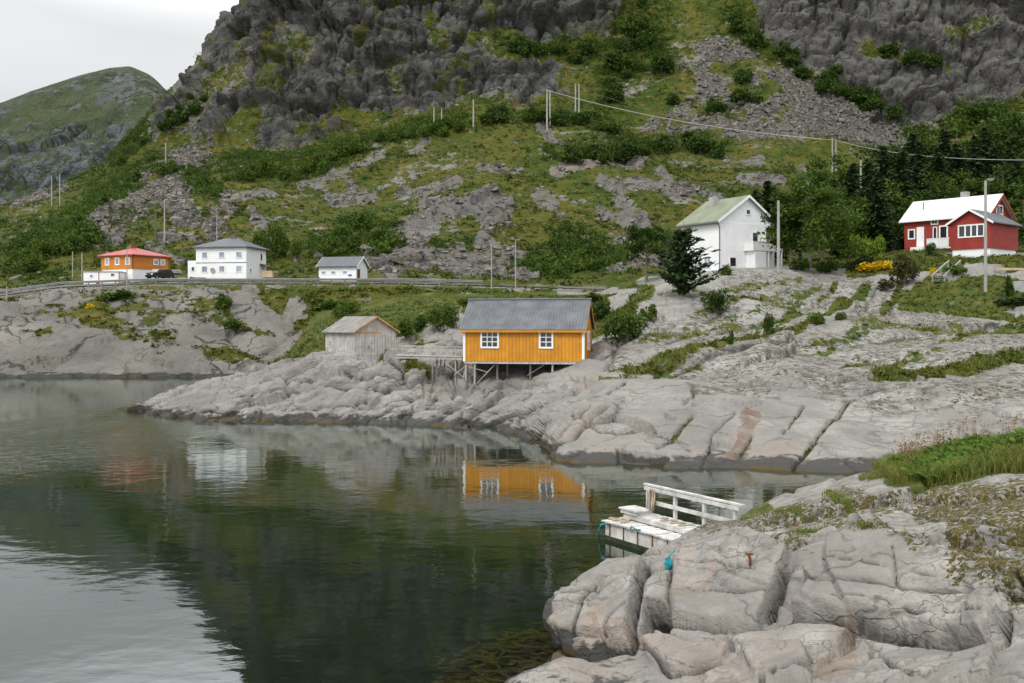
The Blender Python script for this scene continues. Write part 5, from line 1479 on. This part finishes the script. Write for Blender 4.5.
def make_bush(name, mat, n, leaf, seed, label, cat='bush', group=None, flat=.8, nb=9, stem=True):
    rng = np.random.default_rng(seed)
    t = empty(name, (0,0,0), 0, label, cat, group)
    p = dome_points(n, rng, nb, flat)
    V, Q = quads(p, leaf, rng)
    mesh_np('foliage', V, Q, M[mat], t)
    if stem:
        m = MB()
        for k in range(5):
            a = k*1.3+seed
            m.tube([(.05*math.cos(a),.05*math.sin(a),-.15),(.2*math.cos(a),.2*math.sin(a),.3),(.42*math.cos(a+.3),.42*math.sin(a+.3),.75*flat)], [.035,.025,.01], 5)
        m.build('stem', M['bark'], t)
    return t
def put(o, loc, s, rz=None, sz=None):
    o.location = loc
    o.scale = (s, s, s if sz is None else sz)
    o.rotation_euler = (0, 0, random.uniform(0, 6.28) if rz is None else rz)
    return o
protos = {}
def bush(kind, sheet, px, py, wpx, hpx, label, cat='bush', group=None, loc=None, name='bush', sink=.1):
    """a bush whose foot stands at an image position, with its width and height as seen"""
    a = ground(sheet, px, py, 3) if loc is None else loc
    s = wpx*a.y/F/2/.95; sz = hpx*a.y/F/1.25
    key = kind
    if key not in protos:
        spec = {'bush': ('bushleaf', 620, .17), 'birch': ('birch', 700, .15), 'dark': ('conifer', 700, .15), 'lime': ('lime', 600, .16), 'flower': ('yellowflower', 420, .14), 'brown': ('brownbush', 700, .13), 'fine': ('bushleaf', 1500, .10), 'finebirch': ('birch', 1700, .085)}[kind]
        protos[key] = [None]*3
    k = random.randrange(3)
    spec = {'bush': ('bushleaf', 620, .17), 'birch': ('birch', 700, .15), 'dark': ('conifer', 700, .15), 'lime': ('lime', 600, .16), 'flower': ('yellowflower', 420, .14), 'brown': ('brownbush', 700, .13), 'fine': ('bushleaf', 1500, .10), 'finebirch': ('birch', 1700, .085)}[kind]
    if protos[key][k] is None:
        o = make_bush(name, spec[0], spec[1], spec[2], 100+k*7+len(kind)*31, label, cat, group, nb=10+k*2)
        protos[key][k] = o
    else:
        o = copy_tree(protos[key][k]); o.name = name
        if 'group' in o.keys(): del o['group']
        tag(o, label, cat, group)
    put(o, a+Vector((0,0,-sink*s)), s, None, sz)
    return o

# --- thickets of single bushes on the hillside
thickets = [ # line of the thicket, spread px, how many, bush width px, label, kind
 ([(235,170),(262,165),(300,172),(330,152),(360,142)], 9, 30, 13, 'green birch bush in the thicket below the foot of the left cliff', 'birch'),
 ([(375,138),(420,128),(470,118)], 6, 16, 11, 'green birch bush in the band along the left cliff foot', 'birch'),
 ([(485,112),(530,112),(590,116),(620,128)], 8, 24, 13, 'dark green bush in the thicket behind the knoll poles', 'bush'),
 ([(550,152),(590,150),(640,146),(690,140),(720,146)], 7, 30, 15, 'dark green bush in the thicket on the right flank of the knoll', 'bush'),
 ([(505,42),(545,46),(590,52)], 8, 12, 13, 'bush on the green ledge across the grey cliff', 'bush'),
 ([(612,100),(625,65),(632,35),(640,8),(655,60)], 14, 26, 16, 'bush in the dark green strip climbing right of the grey cliff', 'bush'),
 ([(735,15),(755,38),(785,52),(815,68),(850,88),(885,108),(915,128)], 10, 28, 15, 'bush along the gully above the scree cone', 'bush'),
 ([(880,46),(905,56),(940,62)], 4, 9, 13, 'bush on the ledge of the right hand cliff', 'bush'),
 ([(540,262),(575,258),(600,252),(565,240)], 9, 16, 17, 'bush in the hollow behind the boathouse', 'birch'),
 ([(330,250),(345,232),(365,225),(395,240),(320,245)], 8, 13, 17, 'bush on the slope above the white cabin', 'birch'),
 ([(20,262),(40,248),(65,240),(95,238),(75,220)], 9, 20, 17, 'bush at the foot of the far left slope', 'birch'),
 ([(165,125),(180,112),(205,90),(140,140),(120,160)], 7, 15, 11, 'bush on the left skyline shoulder of the cliff', 'bush'),
 ([(100,195),(130,180),(150,165),(190,165),(210,190)], 9, 15, 11, 'bush on the slope between the two left screes', 'birch'),
 ([(735,70),(760,92),(705,110),(740,112),(660,92)], 4, 9, 13, 'bush growing out of the stones of the scree cone', 'bush'),
 ([(925,140),(950,118),(985,112),(1020,108),(1000,130)], 9, 22, 17, 'bush at the foot of the right hand cliff', 'bush'),
]
for pts, spread, cnt, wpx, lab, kind in thickets:
    ln = [math.dist(a, b) for a, b in zip(pts[:-1], pts[1:])]
    for k in range(cnt):
        r = random.random()*sum(ln)
        for (a, b), l in zip(zip(pts[:-1], pts[1:]), ln):
            if r <= l: break
            r -= l
        x = a[0]+(b[0]-a[0])*r/l+random.gauss(0, spread*.5); y = a[1]+(b[1]-a[1])*r/l+random.gauss(0, spread*.45)
        w_ = wpx*random.uniform(.8, 1.7)
        bush(kind, hs, x, y+w_*.35, w_, w_*random.uniform(.65,1.0), lab, 'bush', lab.split(' ',1)[1]+' group' if False else 'bushes: '+lab)

# --- single bushes that can be told apart
B = bush
B('finebirch', hs, 276, 256, 34, 38, 'tall birch bush behind the right end of the white hipped roof house', name='bush')
B('bush', hs, 262, 250, 18, 24, 'dark bush directly behind the hipped roof house chimney')
B('finebirch', hs, 295, 258, 16, 26, 'narrow bush between the hipped roof house and the cabin')
B('birch', hs, 254, 262, 16, 12, 'low bush touching the right wall of the hipped roof house')
B('finebirch', hs, 620, 262, 16, 22, 'bush just left of the rowan tree')
B('finebirch', ps, 622, 340, 52, 40, 'large green bush at the right end of the ochre boathouse')
B('bush', ps, 600, 318, 26, 24, 'darker bush behind the right gable of the ochre boathouse')
B('birch', ps, 648, 318, 22, 18, 'bush between the large boathouse bush and the rock knoll')
B('finebirch', ps, 441, 328, 34, 32, 'round bush behind the walkway left of the ochre boathouse')
B('bush', ps, 404, 340, 16, 26, 'dark upright bush right of the weathered shed roof')
B('bush', ps, 420, 328, 16, 18, 'small dark bush between shed and boathouse')
B('finebirch', ps, 346, 312, 30, 16, 'wide low bush behind the weathered shed')
B('bush', ps, 318, 306, 22, 14, 'low bush left behind the weathered shed')
B('birch', ps, 470, 304, 30, 12, 'low bush behind the left end of the boathouse roof')
B('birch', ps, 590, 300, 26, 10, 'low bush behind the right end of the boathouse ridge')
B('bush', hs, 232, 327, 22, 13, 'dark low bush on the left shore rocks')
B('birch', hs, 222, 308, 20, 18, 'bush above the pale rock face on the left shore')
B('birch', hs, 118, 296, 34, 12, 'bush below the road in front of the orange house')
B('flower', hs, 87, 307, 10, 6, 'yellow flowering bush on the left shore below the road', 'flowering bush')
B('birch', hs, 330, 306, 40, 12, 'bush below the road in front of the white cabin')
B('fine', ps, 716, 309, 28, 27, 'round green bush on the rock knoll before the green roofed house')
B('bush', ps, 726, 272, 13, 13, 'small dark bush at the front corner of the green roofed house')
B('fine', ps, 766, 333, 12, 27, 'upright young bush in the grass strip on the rock dome')
B('bush', ps, 728, 343, 7, 17, 'thin sapling on the rock dome left of the upright young bush')
B('birch', ps, 818, 322, 18, 14, 'bush low in the crack right of the upright young bush')
B('birch', ps, 842, 318, 12, 11, 'small bush at the foot of the pale slab on the knoll')
B('lime', ps, 862, 262, 26, 30, 'bright lime green bush left of the red house', sink=-.25)
B('lime', ps, 880, 258, 16, 26, 'smaller lime green bush nearest the red house', sink=-.25)
B('dark', ps, 864, 268, 30, 18, 'dark shrub under the bright lime green bush')
B('flower', ps, 868, 270, 32, 14, 'yellow flowering bush below the lime green bush', 'flowering bush')
B('flower', ps, 886, 267, 22, 14, 'yellow flowering bush nearer the red house', 'flowering bush')
B('flower', ps, 935, 273, 9, 8, 'small yellow flowering bush under the porch stair', 'flowering bush')
B('brown', ps, 904, 284, 34, 34, 'large brownish green bush in front of the red house')
B('brown', ps, 886, 288, 22, 14, 'low brown bush left of the large brownish bush')
B('fine', ps, 929, 253, 12, 16, 'round clipped dark bush beside the red house porch')
B('bush', ps, 1009, 294, 10, 26, 'upright young tree before the concrete wall at the right edge')
B('dark', ps, 1010, 302, 34, 11, 'low dark spreading bush at the right edge below the concrete wall')
B('birch', ps, 960, 272, 20, 11, 'bush beside the garden stair below the red wing')
B('bush', ps, 800, 268, 22, 14, 'low bush behind the bare pole by the green roofed house')
B('bush', ps, 826, 270, 26, 16, 'low dark bush at the foot of the broad tree')

# --- trees
def limb_tree(name, seed, h, label, mat='birch', n=2600, leaf=.26, spread=.42, trunk_r=.16, cr0=.3, group=None, lean=(0,0), cl=16):
    """tapered trunk, limbs, and a crown of leaf clusters around the limb ends"""
    rng = np.random.default_rng(seed); rr = random.Random(seed)
    t = empty(name, (0,0,0), 0, label, 'tree', group)
    m = MB()
    lx, ly = lean
    tr_pts = [Vector((lx*h*z*z, ly*h*z*z, h*z*.82)) for z in (0,.15,.3,.5,.7,.9,1)]
    tr_pts[0].z = -.6
    m.tube(tr_pts, [trunk_r*q for q in (1.25,1,.85,.62,.42,.22,.08)], 9)
    tips = []
    for k in range(cl):
        z = cr0+.68*(k+.5)/cl
        b_ = Vector((lx*h*z*z, ly*h*z*z, h*z*.82))
        a = k*2.4+rr.uniform(-.4,.4); L = h*spread*(1-.55*max(0,z-.45)/.55)*rr.uniform(.6,1.05)
        e = b_+Vector((math.cos(a)*L, math.sin(a)*L, L*rr.uniform(.15,.65)))
        mid = b_.lerp(e, .5)+Vector((0,0,.06*L))
        m.tube([b_, mid, e], [trunk_r*.35*(1.1-z), trunk_r*.2, .012], 6)
        tips += [(e, L*.42), (mid.lerp(e,.4)+Vector((rr.uniform(-.2,.2),rr.uniform(-.2,.2),rr.uniform(0,.3)))*L*.4, L*.34)]
    tips.append((tr_pts[-1], h*.13))
    m.build('trunk', M['bark'], t)
    ce = np.array([tuple(q[0]) for q in tips]); ra_ = np.array([q[1] for q in tips])
    k = rng.integers(0, len(tips), n)
    d = rng.normal(size=(n,3)); d /= np.linalg.norm(d, axis=1, keepdims=True); d[:,2] *= .75
    p = ce[k]+d*(ra_[k]*rng.uniform(.35,1.15,n))[:,None]
    V, Q = quads(p, leaf, rng)
    mesh_np('crown', V, Q, M[mat], t)
    return t
def spruce(name, seed, label, h=10.0, whorls=30, per=8, rad=.23, droop=.25, up=0.0, leaf=.34, mat='conifer', irregular=.2, group=None, top_z=.04, bare=.06):
    rng = np.random.default_rng(seed); rr = random.Random(seed)
    t = empty(name, (0,0,0), 0, label, 'tree', group)
    MB().tube([(0,0,-.6),(0,0,h*.3),(0,0,h*.7),(0,0,h)], [h*.018,h*.014,h*.007,.012], 8).build('trunk', M['bark'], t)
    cs = []; ds = []; ss = []
    for w_ in range(whorls):
        z = h*(bare+(1-bare-top_z)*w_/whorls)
        R = h*rad*(1-(z/h))**.82*rr.uniform(1-irregular, 1+irregular)+.12
        for k in range(per):
            a = rr.uniform(0, 6.283); L = R*rr.uniform(.6,1.12)
            nn2 = max(3, int(L/.16))
            for j in range(nn2):
                f = (j+.6)/nn2
                zz = z+up*L*f-droop*L*f*f
                sd_ = rng.normal(0, .09*L*(1-f*.5)+.02)
                c = np.array([math.cos(a)*L*f-math.sin(a)*sd_, math.sin(a)*L*f+math.cos(a)*sd_, zz-rr.uniform(0,.12)])
                cs.append(c); ds.append([math.cos(a), math.sin(a), up-droop*f*1.5]); ss.append(leaf*(1.1-.45*f))
    V, Q = quads(np.array(cs), np.array(ss), rng, .9, 1.9, np.array(ds))
    mesh_np('crown', V, Q, M[mat], t)
    return t
def stand(o, loc, s=1.0, rz=0.0, sz=None):
    o.location = loc; o.scale = (s,s,s if sz is None else sz); o.rotation_euler = (0,0,rz); return o
g = ground(ps, 645, 280, 3)
stand(limb_tree('rowan_tree', 3, 7.0, 'dark leafy rowan tree with pale trunk left of the green roofed house', 'bushleaf', 5200, .21, .50, .17, .34), g, 1.0)
g = ground(ps, 684, 292, 3)
stand(spruce('young_spruce', 5, 'dark shaggy young spruce in front of the green roofed house side wall', 6.2, 19, 9, .50, .24, .70, .36, 'conifer', .35, None, .12, .03), g)
g = ground(ps, 812, 269, 3)
stand(limb_tree('birch_tree', 8, 11.5, 'broad green tree directly right of the green roofed house', 'birch', 8200, .25, .38, .2, .14, None, (-.06,0), 22), g+Vector((0,1,0)))
stand(limb_tree('birch_tree', 9, 8.5, 'slim tree whose branches overlap the balcony of the green roofed house', 'bushleaf', 3600, .22, .28, .13, .25, None, (-.12,0), 16), P(791, 267, 106.5))
stand(limb_tree('birch_tree', 12, 10, 'tree between the broad tree and the lone white pole', 'bushleaf', 6000, .25, .38, .17, .12, None, (0,0), 20), P(838, 258, 128))
sp_proto = [spruce('spruce_tree', 21+k, 'tall dark spruce', 12.0, 34+3*k, 9, (.24,.29,.34)[k], .32, .1, .38, 'conifer', .32) for k in range(3)]
spots = [ # px, top, base, d, label
 (868,152,262,134,'tall dark spruce right behind the lime green bush'), (884,140,258,140,'pointed spruce left of the red house, tallest of its row'), (901,146,255,136,'dark spruce touching the left end of the red house roof'),
 (920,136,240,146,'spruce behind the left half of the white roof'), (938,142,236,150,'spruce behind the chimney of the red house'), (957,138,232,152,'spruce behind the white roof left of the street lamp'),
 (975,130,230,156,'tall spruce behind the street lamp head'), (994,142,232,158,'spruce behind the right gable of the red house'), (1012,148,236,150,'spruce at the right edge behind the red wing'), (1034,140,236,154,'spruce partly cut by the right edge'),
 (852,158,262,142,'spruce behind the lone white pole'), (768,176,262,128,'brownish spruce top showing over the green roof'), (756,184,262,126,'small spruce top right of the house chimney'), (912,128,225,172,'far spruce in the second row left of the white roof'), (945,126,222,176,'far spruce in the second row behind the chimney'), (985,122,216,178,'far spruce in the second row right of the lamp'), (878,166,268,124,'short spruce before the row left of the red house')]
for k, (x, yt, yb, d, lab) in enumerate(spots):
    o = sp_proto[k] if k < 3 else copy_tree(sp_proto[k%3])
    o.name = 'spruce_tree'; o['label'] = lab
    if k == 2: pass
    h = (yb-yt)*d/F
    stand(o, P(x, yb, d), h/12*1.12, random.uniform(0,6), h/12)

wood = limb_tree('birch_tree', 31, 9.0, 'leafy tree', 'bushleaf', 4200, .28, .42, .15, .08, None, (0,0), 20)
wood2 = limb_tree('birch_tree', 37, 9.0, 'leafy tree', 'birch', 4200, .28, .46, .15, .05, None, (.03,0), 20)
for k, (x, yt, yb, d, lab) in enumerate([(800,172,255,132,'leafy tree behind the balcony corner of the green roofed house'), (822,182,258,124,'low leafy tree in front of the broad tree'), (850,196,262,126,'leafy tree right of the lone white pole foot'), (893,176,252,131,'leafy tree between spruces left of the red house'),
   (930,168,238,142,'leafy tree behind the middle of the white roof'), (966,166,232,146,'leafy tree behind the white roof ridge end'), (1003,160,236,143,'leafy tree behind the red wing roof'), (1022,176,262,122,'leafy tree at the right edge beside the red wing'),
   (910,120,205,205,'leafy tree under the scree edge behind the spruces'), (955,112,200,215,'leafy tree high behind the spruces'), (1005,108,200,210,'leafy tree high at the right edge behind the spruces'), (838,150,215,190,'leafy tree behind the lone white pole top'), (742,205,262,128,'leafy tree behind the chimney side of the green roofed house')]):
    o = (wood, wood2)[k] if k < 2 else copy_tree((wood, wood2)[k % 2])
    o.name = 'birch_tree'; o['label'] = lab
    h = (yb-yt)*d/F
    stand(o, P(x, yb, d), h/9*1.15, random.uniform(0,6), h/9*1.05)

# --- loose stones
def stones(idx, X, Y, Z, rmin, rmax, mat, name, label, rng):
    c = np.stack([X.ravel()[idx], Y.ravel()[idx], Z.ravel()[idx]], 1); N = len(idx)
    cube = np.array([(-1,-1,-1),(1,-1,-1),(1,1,-1),(-1,1,-1),(-1,-1,1),(1,-1,1),(1,1,1),(-1,1,1)], float)
    V = cube[None]*rng.uniform(.55,1.0,(N,8,3))
    r = (rmin+(rmax-rmin)*rng.uniform(0,1,N)**2.5)
    sc = r[:,None]*np.stack([rng.uniform(.7,1.3,N), rng.uniform(.6,1.1,N), rng.uniform(.4,.8,N)], 1)
    V = V*sc[:,None,:]
    a = rng.uniform(0,6.283,N); b = rng.normal(0,.35,N)
    ca, sa, cb, sb = np.cos(a), np.sin(a), np.cos(b), np.sin(b)
    x, y, z = V[...,0], V[...,1], V[...,2]
    x, z = x*cb[:,None]-z*sb[:,None], x*sb[:,None]+z*cb[:,None]
    x, y = x*ca[:,None]-y*sa[:,None], x*sa[:,None]+y*ca[:,None]
    V = np.stack([x,y,z], -1)+c[:,None,:]
    q = np.array([(0,3,2,1),(4,5,6,7),(0,1,5,4),(1,2,6,5),(2,3,7,6),(3,0,4,7)])
    Q = (np.arange(N)[:,None,None]*8+q[None]).reshape(-1,4)
    return tag(mesh_np(name, V.reshape(-1,3), Q, M[mat]), label, 'stones', kind='stuff')
n = NT('loose stone')
v = n.coord((1,1,1), 'World')
c = n.mix(n.mr(n.noise(v, .9, 3, .8), .38, .62), (0.075,0.068,0.060), (0.215,0.196,0.170))
c = n.mix(n.math('MULTIPLY', n.mr(n.noise(v, 3.0, 4, .7), .5, .65), .6), c, (0.07,0.065,0.045))
M['stone'] = n.done(n.principled(c, .9, n.bump(n.noise(v, 5, 4, .6), .6, .1), .2))
rs = np.random.default_rng(90)
inf_ = (hs.final_px[1:] > -60)*(hs.final_px[1:] < 1084)*(hs.final_py[1:] > -40)
stones(rs.choice(hs.scree.size, 9000, p=(inf_*hs.scree).ravel()/(inf_*hs.scree).sum()), hs.X[1:], hs.Y[1:], hs.Z[1:], .3, 1.3, 'stone', 'scree_stones', 'loose grey stones of the scree cones', rs)
pb = inf_*(np.clip(hs.outcrop,0,1)*.8+.12*(hs.grass < .55)*(1-hs.cliff)+.02)*(hs.Y[1:] > 142)*(1-hs.cliff)*(hs.Y[1:] < 370)
stones(rs.choice(pb.size, 1500, p=pb.ravel()/pb.sum()), hs.X[1:], hs.Y[1:], hs.Z[1:], .3, 1.2, 'stone', 'hillside_stones', 'grey stones lying on the hillside outcrops', rs)

# --- heath, low scrub and grass: what nobody could count
def scatter_idx(prob, n, rng):
    p = np.clip(prob, 0, None).ravel(); p = p/p.sum()
    return rng.choice(p.size, n, p=p)
rng = np.random.default_rng(77)
fx_, fy_ = hs.px, hs.py
inframe = (hs.final_px[1:] > -60)*(hs.final_px[1:] < 1084)*(hs.final_py[1:] > -40)
hx, hy, hz = hs.X[1:], hs.Y[1:], hs.Z[1:]
dense = strokes(fx_, fy_, [(t[0], t[1]*1.7, 1) for t in thickets])
patch = sstep(-.05, .35, fbm(np.stack([hx, hy, hz], -1)*.045, 4, 131))
pr_ = inframe*sstep(.35,.7,hs.grass)*(1-.7*hs.cliff)*(hy > 142)*(.25+1.3*patch+2.5*dense)
pr_ = pr_*(1-strokes(fx_, fy_, [([(80,278),(275,277)], 9, 1), ([(315,279),(380,279)], 6, 1)]))
def clumps(idx, X, Y, Z, nleaf, rmin, rmax, leaf, flat, rng):
    c = np.stack([X.ravel()[idx], Y.ravel()[idx], Z.ravel()[idx]], 1)
    r = rng.uniform(rmin, rmax, len(idx))
    c = np.repeat(c, nleaf, 0); rr = np.repeat(r, nleaf)
    d = rng.normal(size=c.shape); d /= np.linalg.norm(d, axis=1, keepdims=True); d[:,2] = np.abs(d[:,2])*flat
    p = c+d*(rr*rng.uniform(.3,1.05,len(rr)))[:,None]
    return quads(p, np.clip(rr*leaf, .1, None), rng)
pd_ = inframe*(np.maximum(dense, (.75*hs.gic*sstep(-.15,.15,patch-.3)+.30*hs.ledge*sstep(.1,.5,patch)))+.10*sstep(.1,.4,patch*hs.grass)*(hy > 160))*(1-.35*hs.cliff)*sstep(.2,.5,hs.grass)
pd_ = pd_*(1-strokes(fx_, fy_, [([(80,270),(275,268)], 14, 1), ([(315,274),(380,274)], 10, 1)]))
for mt, nm_, cnt_, lab_ in (('bushleaf','thicket',2300,'dense dark birch thicket below the cliffs'), ('birch','thicket',1700,'lighter green willow thicket below the cliffs')):
    V, Q = clumps(scatter_idx(pd_, cnt_, rng), hx, hy, hz, 62, .8, 2.7, .15, 1.0, rng)
    tag(mesh_np(nm_, V, Q, M[mt]), lab_, 'thicket', kind='stuff')
V, Q = clumps(scatter_idx(pr_, 9000, rng), hx, hy, hz, 22, .4, 1.3, .32, .85, rng)
tag(mesh_np('scrub', V, Q, M['bushleaf']), 'low dark green scrub scattered over the hillside', 'scrub', kind='stuff')
pr2 = inframe*sstep(.3,.6,hs.grass)*(1-.5*hs.cliff)*(hy > 108)*(fy_ < 372)*(1-strokes(fx_, fy_, [([(-260,298),(0,295),(60,287),(150,284),(400,284),(480,286),(620,289)], 4, 1), ([(80,279),(275,278)], 7, 1), ([(315,280),(380,280)], 5, 1)]))
V, Q = clumps(scatter_idx(pr2, 21000, rng), hx, hy, hz, 9, .3, .75, .5, .6, rng)
tag(mesh_np('heath', V, Q, M['heath']), 'yellowish heath and grass covering the hillside', 'heath', kind='stuff')
def blades(c, n_per, length, width, lean, rng, mat, name, label, cat, spread=.12):
    c = np.repeat(c, n_per, 0); N = len(c)
    c = c+np.stack([rng.normal(0,spread,N), rng.normal(0,spread,N), np.zeros(N)-.03], 1)
    a = rng.uniform(0, 2*np.pi, N); L = length*rng.uniform(.5,1.25,N); ln = lean*rng.uniform(.2,1.3,N)
    dr = np.stack([np.cos(a), np.sin(a), 0*a], 1); sd = np.stack([-np.sin(a), np.cos(a), 0*a], 1)*(width/2)
    up = np.array([0,0,1.0])
    p1 = c+up*(L*.55)[:,None]+dr*(L*ln*.25)[:,None]; p2 = c+up*(L*(1-.25*ln))[:,None]+dr*(L*ln*.8)[:,None]
    V = np.stack([c-sd, c+sd, p1+sd*.8, p1-sd*.8, p2+sd*.12, p2-sd*.12], 1).reshape(-1,3)
    i = np.arange(N)*6
    Q = np.concatenate([np.stack([i,i+1,i+2,i+3],1), np.stack([i+3,i+2,i+4,i+5],1)])
    return tag(mesh_np(name, V, Q, M[mat]), label, cat, kind='stuff')
pvis = (ps.final_px[1:] > 80)*(ps.final_px[1:] < 1060)
psx, psy, psz = ps.X[1:], ps.Y[1:], ps.Z[1:]
pg = pvis*sstep(.45,.8,ps.grass)*(psz > .8)
idx = scatter_idx(pg*sstep(-.25,.25,fbm(np.stack([psx,psy,psz],-1)*.35,3,55)), 9000, rng)
c = np.stack([psx.ravel()[idx], psy.ravel()[idx], psz.ravel()[idx]], 1)
blades(c, 7, .30, .05, .9, rng, 'grassblade', 'grass', 'tufts of yellow green grass on the rock knoll', 'grass', .22)
V, Q = clumps(scatter_idx(pg*(psy < 118), 5000, rng), psx, psy, psz, 8, .15, .4, .5, .6, rng)
tag(mesh_np('heath', V, Q, M['heath']), 'low heath in the hollows of the rock knoll', 'heath', kind='stuff')
# the near tussock: grass, ferns and reddish seed heads
fx_, fy_ = ns_.px, ns_.py
nsx, nsy, nsz = ns_.X[1:], ns_.Y[1:], ns_.Z[1:]
reg = strokes(fx_, fy_, [([(892,472),(925,462),(970,450),(1030,440),(1120,434)], 13, 1), ([(900,484),(950,480),(1010,470),(1100,462)], 7, .8)])
idx = scatter_idx(reg, 2600, rng); c = np.stack([nsx.ravel()[idx], nsy.ravel()[idx], nsz.ravel()[idx]], 1)
blades(c, 8, .42, .018, .9, rng, 'grassblade', 'grass', 'green and straw coloured grass on top of the near rock', 'grass', .08)
sm_ = strokes(fx_, fy_, [([(745,520),(800,512)], 2.0, .5), ([(830,500),(850,508)], 4, 1), ([(800,540),(830,530)], 3, 1), ([(860,545),(905,535)], 3, .8), ([(870,478),(890,480)], 5, 1)])
idx = scatter_idx(sm_, 420, rng); c = np.stack([nsx.ravel()[idx], nsy.ravel()[idx], nsz.ravel()[idx]], 1)
blades(c, 7, .12, .014, .9, rng, 'grassblade', 'grass', 'short grass in the cracks of the near rock', 'grass', .06)
regf = strokes(fx_, fy_, [([(905,470),(940,462),(985,452),(1030,445),(1100,440)], 10, 1), ([(925,484),(975,474)], 5, .5)])
idx = scatter_idx(regf, 520, rng)
Vs = []; Qs = []; nb_ = 0
for i_ in idx:
    o_ = np.array([nsx.ravel()[i_], nsy.ravel()[i_], nsz.ravel()[i_]])
    for f in range(6):
        a = rng.uniform(0, 6.283); L = rng.uniform(.35,.62); dr = np.array([math.cos(a), math.sin(a), 0]); sd = np.array([-math.sin(a), math.cos(a), 0])
        for j in range(11):
            t_ = (j+1)/11
            p = o_+dr*L*.75*t_+np.array([0,0,L*(.95*t_-.55*t_*t_)])
            w_ = L*.24*math.sin(math.pi*min(1,t_*.92+.08))**.8+.01
            for sg in (-1,1):
                q_ = p+sd*sg*w_+dr*w_*.35-np.array([0,0,w_*.25])
                h_ = dr*L*.036
                Vs += [p-h_, p+h_, q_+h_*.4, q_-h_*.4]; Qs.append((nb_,nb_+1,nb_+2,nb_+3)); nb_ += 4
tag(mesh_np('ferns', np.array(Vs), np.array(Qs), M['fern']), 'bright green ferns crowding the top of the near rock', 'ferns', kind='stuff')
idx = scatter_idx(regf, 420, rng)
V, Q = clumps(idx, nsx, nsy, nsz, 46, .12, .36, .22, 1.3, rng)
tag(mesh_np('leafy_herbs', V, Q, M['fern']), 'broad leaved green herbs among the ferns on the near rock', 'herbs', kind='stuff')
regr = strokes(fx_, fy_, [([(905,466),(930,458),(960,448),(985,446)], 8, 1), ([(990,446),(1040,440)], 6, .6)])
idx = scatter_idx(regr, 75, rng); c = np.stack([nsx.ravel()[idx], nsy.ravel()[idx], nsz.ravel()[idx]], 1)
blades(c, 3, .9, .012, .35, rng, 'redgrass', 'seed_stems', 'thin reddish stems standing above the ferns', 'stems', .08)
tips = np.repeat(c, 3, 0)+np.stack([rng.normal(0,.1,len(c)*3), rng.normal(0,.1,len(c)*3), rng.uniform(.5,.85,len(c)*3)], 1)
V, Q = quads(np.repeat(tips, 7, 0)+rng.normal(0,.035,(len(tips)*7,3)), .035, rng)
tag(mesh_np('seed_heads', V, Q, M['redgrass']), 'reddish brown seed heads above the ferns', 'seed heads', kind='stuff')

# kelp in the shallow water below the near rock
rk = np.random.default_rng(5)
Vs = []; Qs = []; nb_ = 0
for k in range(560):
    x_ = rk.uniform(428, 556); y_ = rk.uniform(622, 700)
    if (x_-560)/130 < -(.25+.75*sstep(618, 670, y_)) + rk.normal(0,.08): continue
    z0 = -rk.uniform(.01,.30)
    d = (H-z0)*F/(y_-HY); o_ = np.array([(x_-512)*d/F, d, z0])
    a = rk.normal(.15,.5); L = rk.uniform(.35,1.1); w_ = rk.uniform(.02,.06); prev = None
    for j in range(6):
        t_ = j/5; aa = a+.5*math.sin(t_*3+k)
        p = o_+np.array([math.cos(aa)*L*t_, math.sin(aa)*L*t_, -.08*t_*t_])
        sd = np.array([-math.sin(aa), math.cos(aa), 0])*w_*(.5+math.sin(math.pi*min(1,t_+.1))*.8)
        Vs += [p-sd, p+sd]
        if j: Qs.append((nb_-2, nb_-1, nb_+1, nb_))
        nb_ += 2
M['kelp'] = leaf_mat('kelp', (0.085,0.062,0.022), (0.030,0.026,0.011), (0.15,0.115,0.042), 1.5, .1)
tag(mesh_np('kelp', np.array(Vs), np.array(Qs), M['kelp']), 'brown kelp floating in the shallow water below the near rock', 'seaweed', kind='stuff')
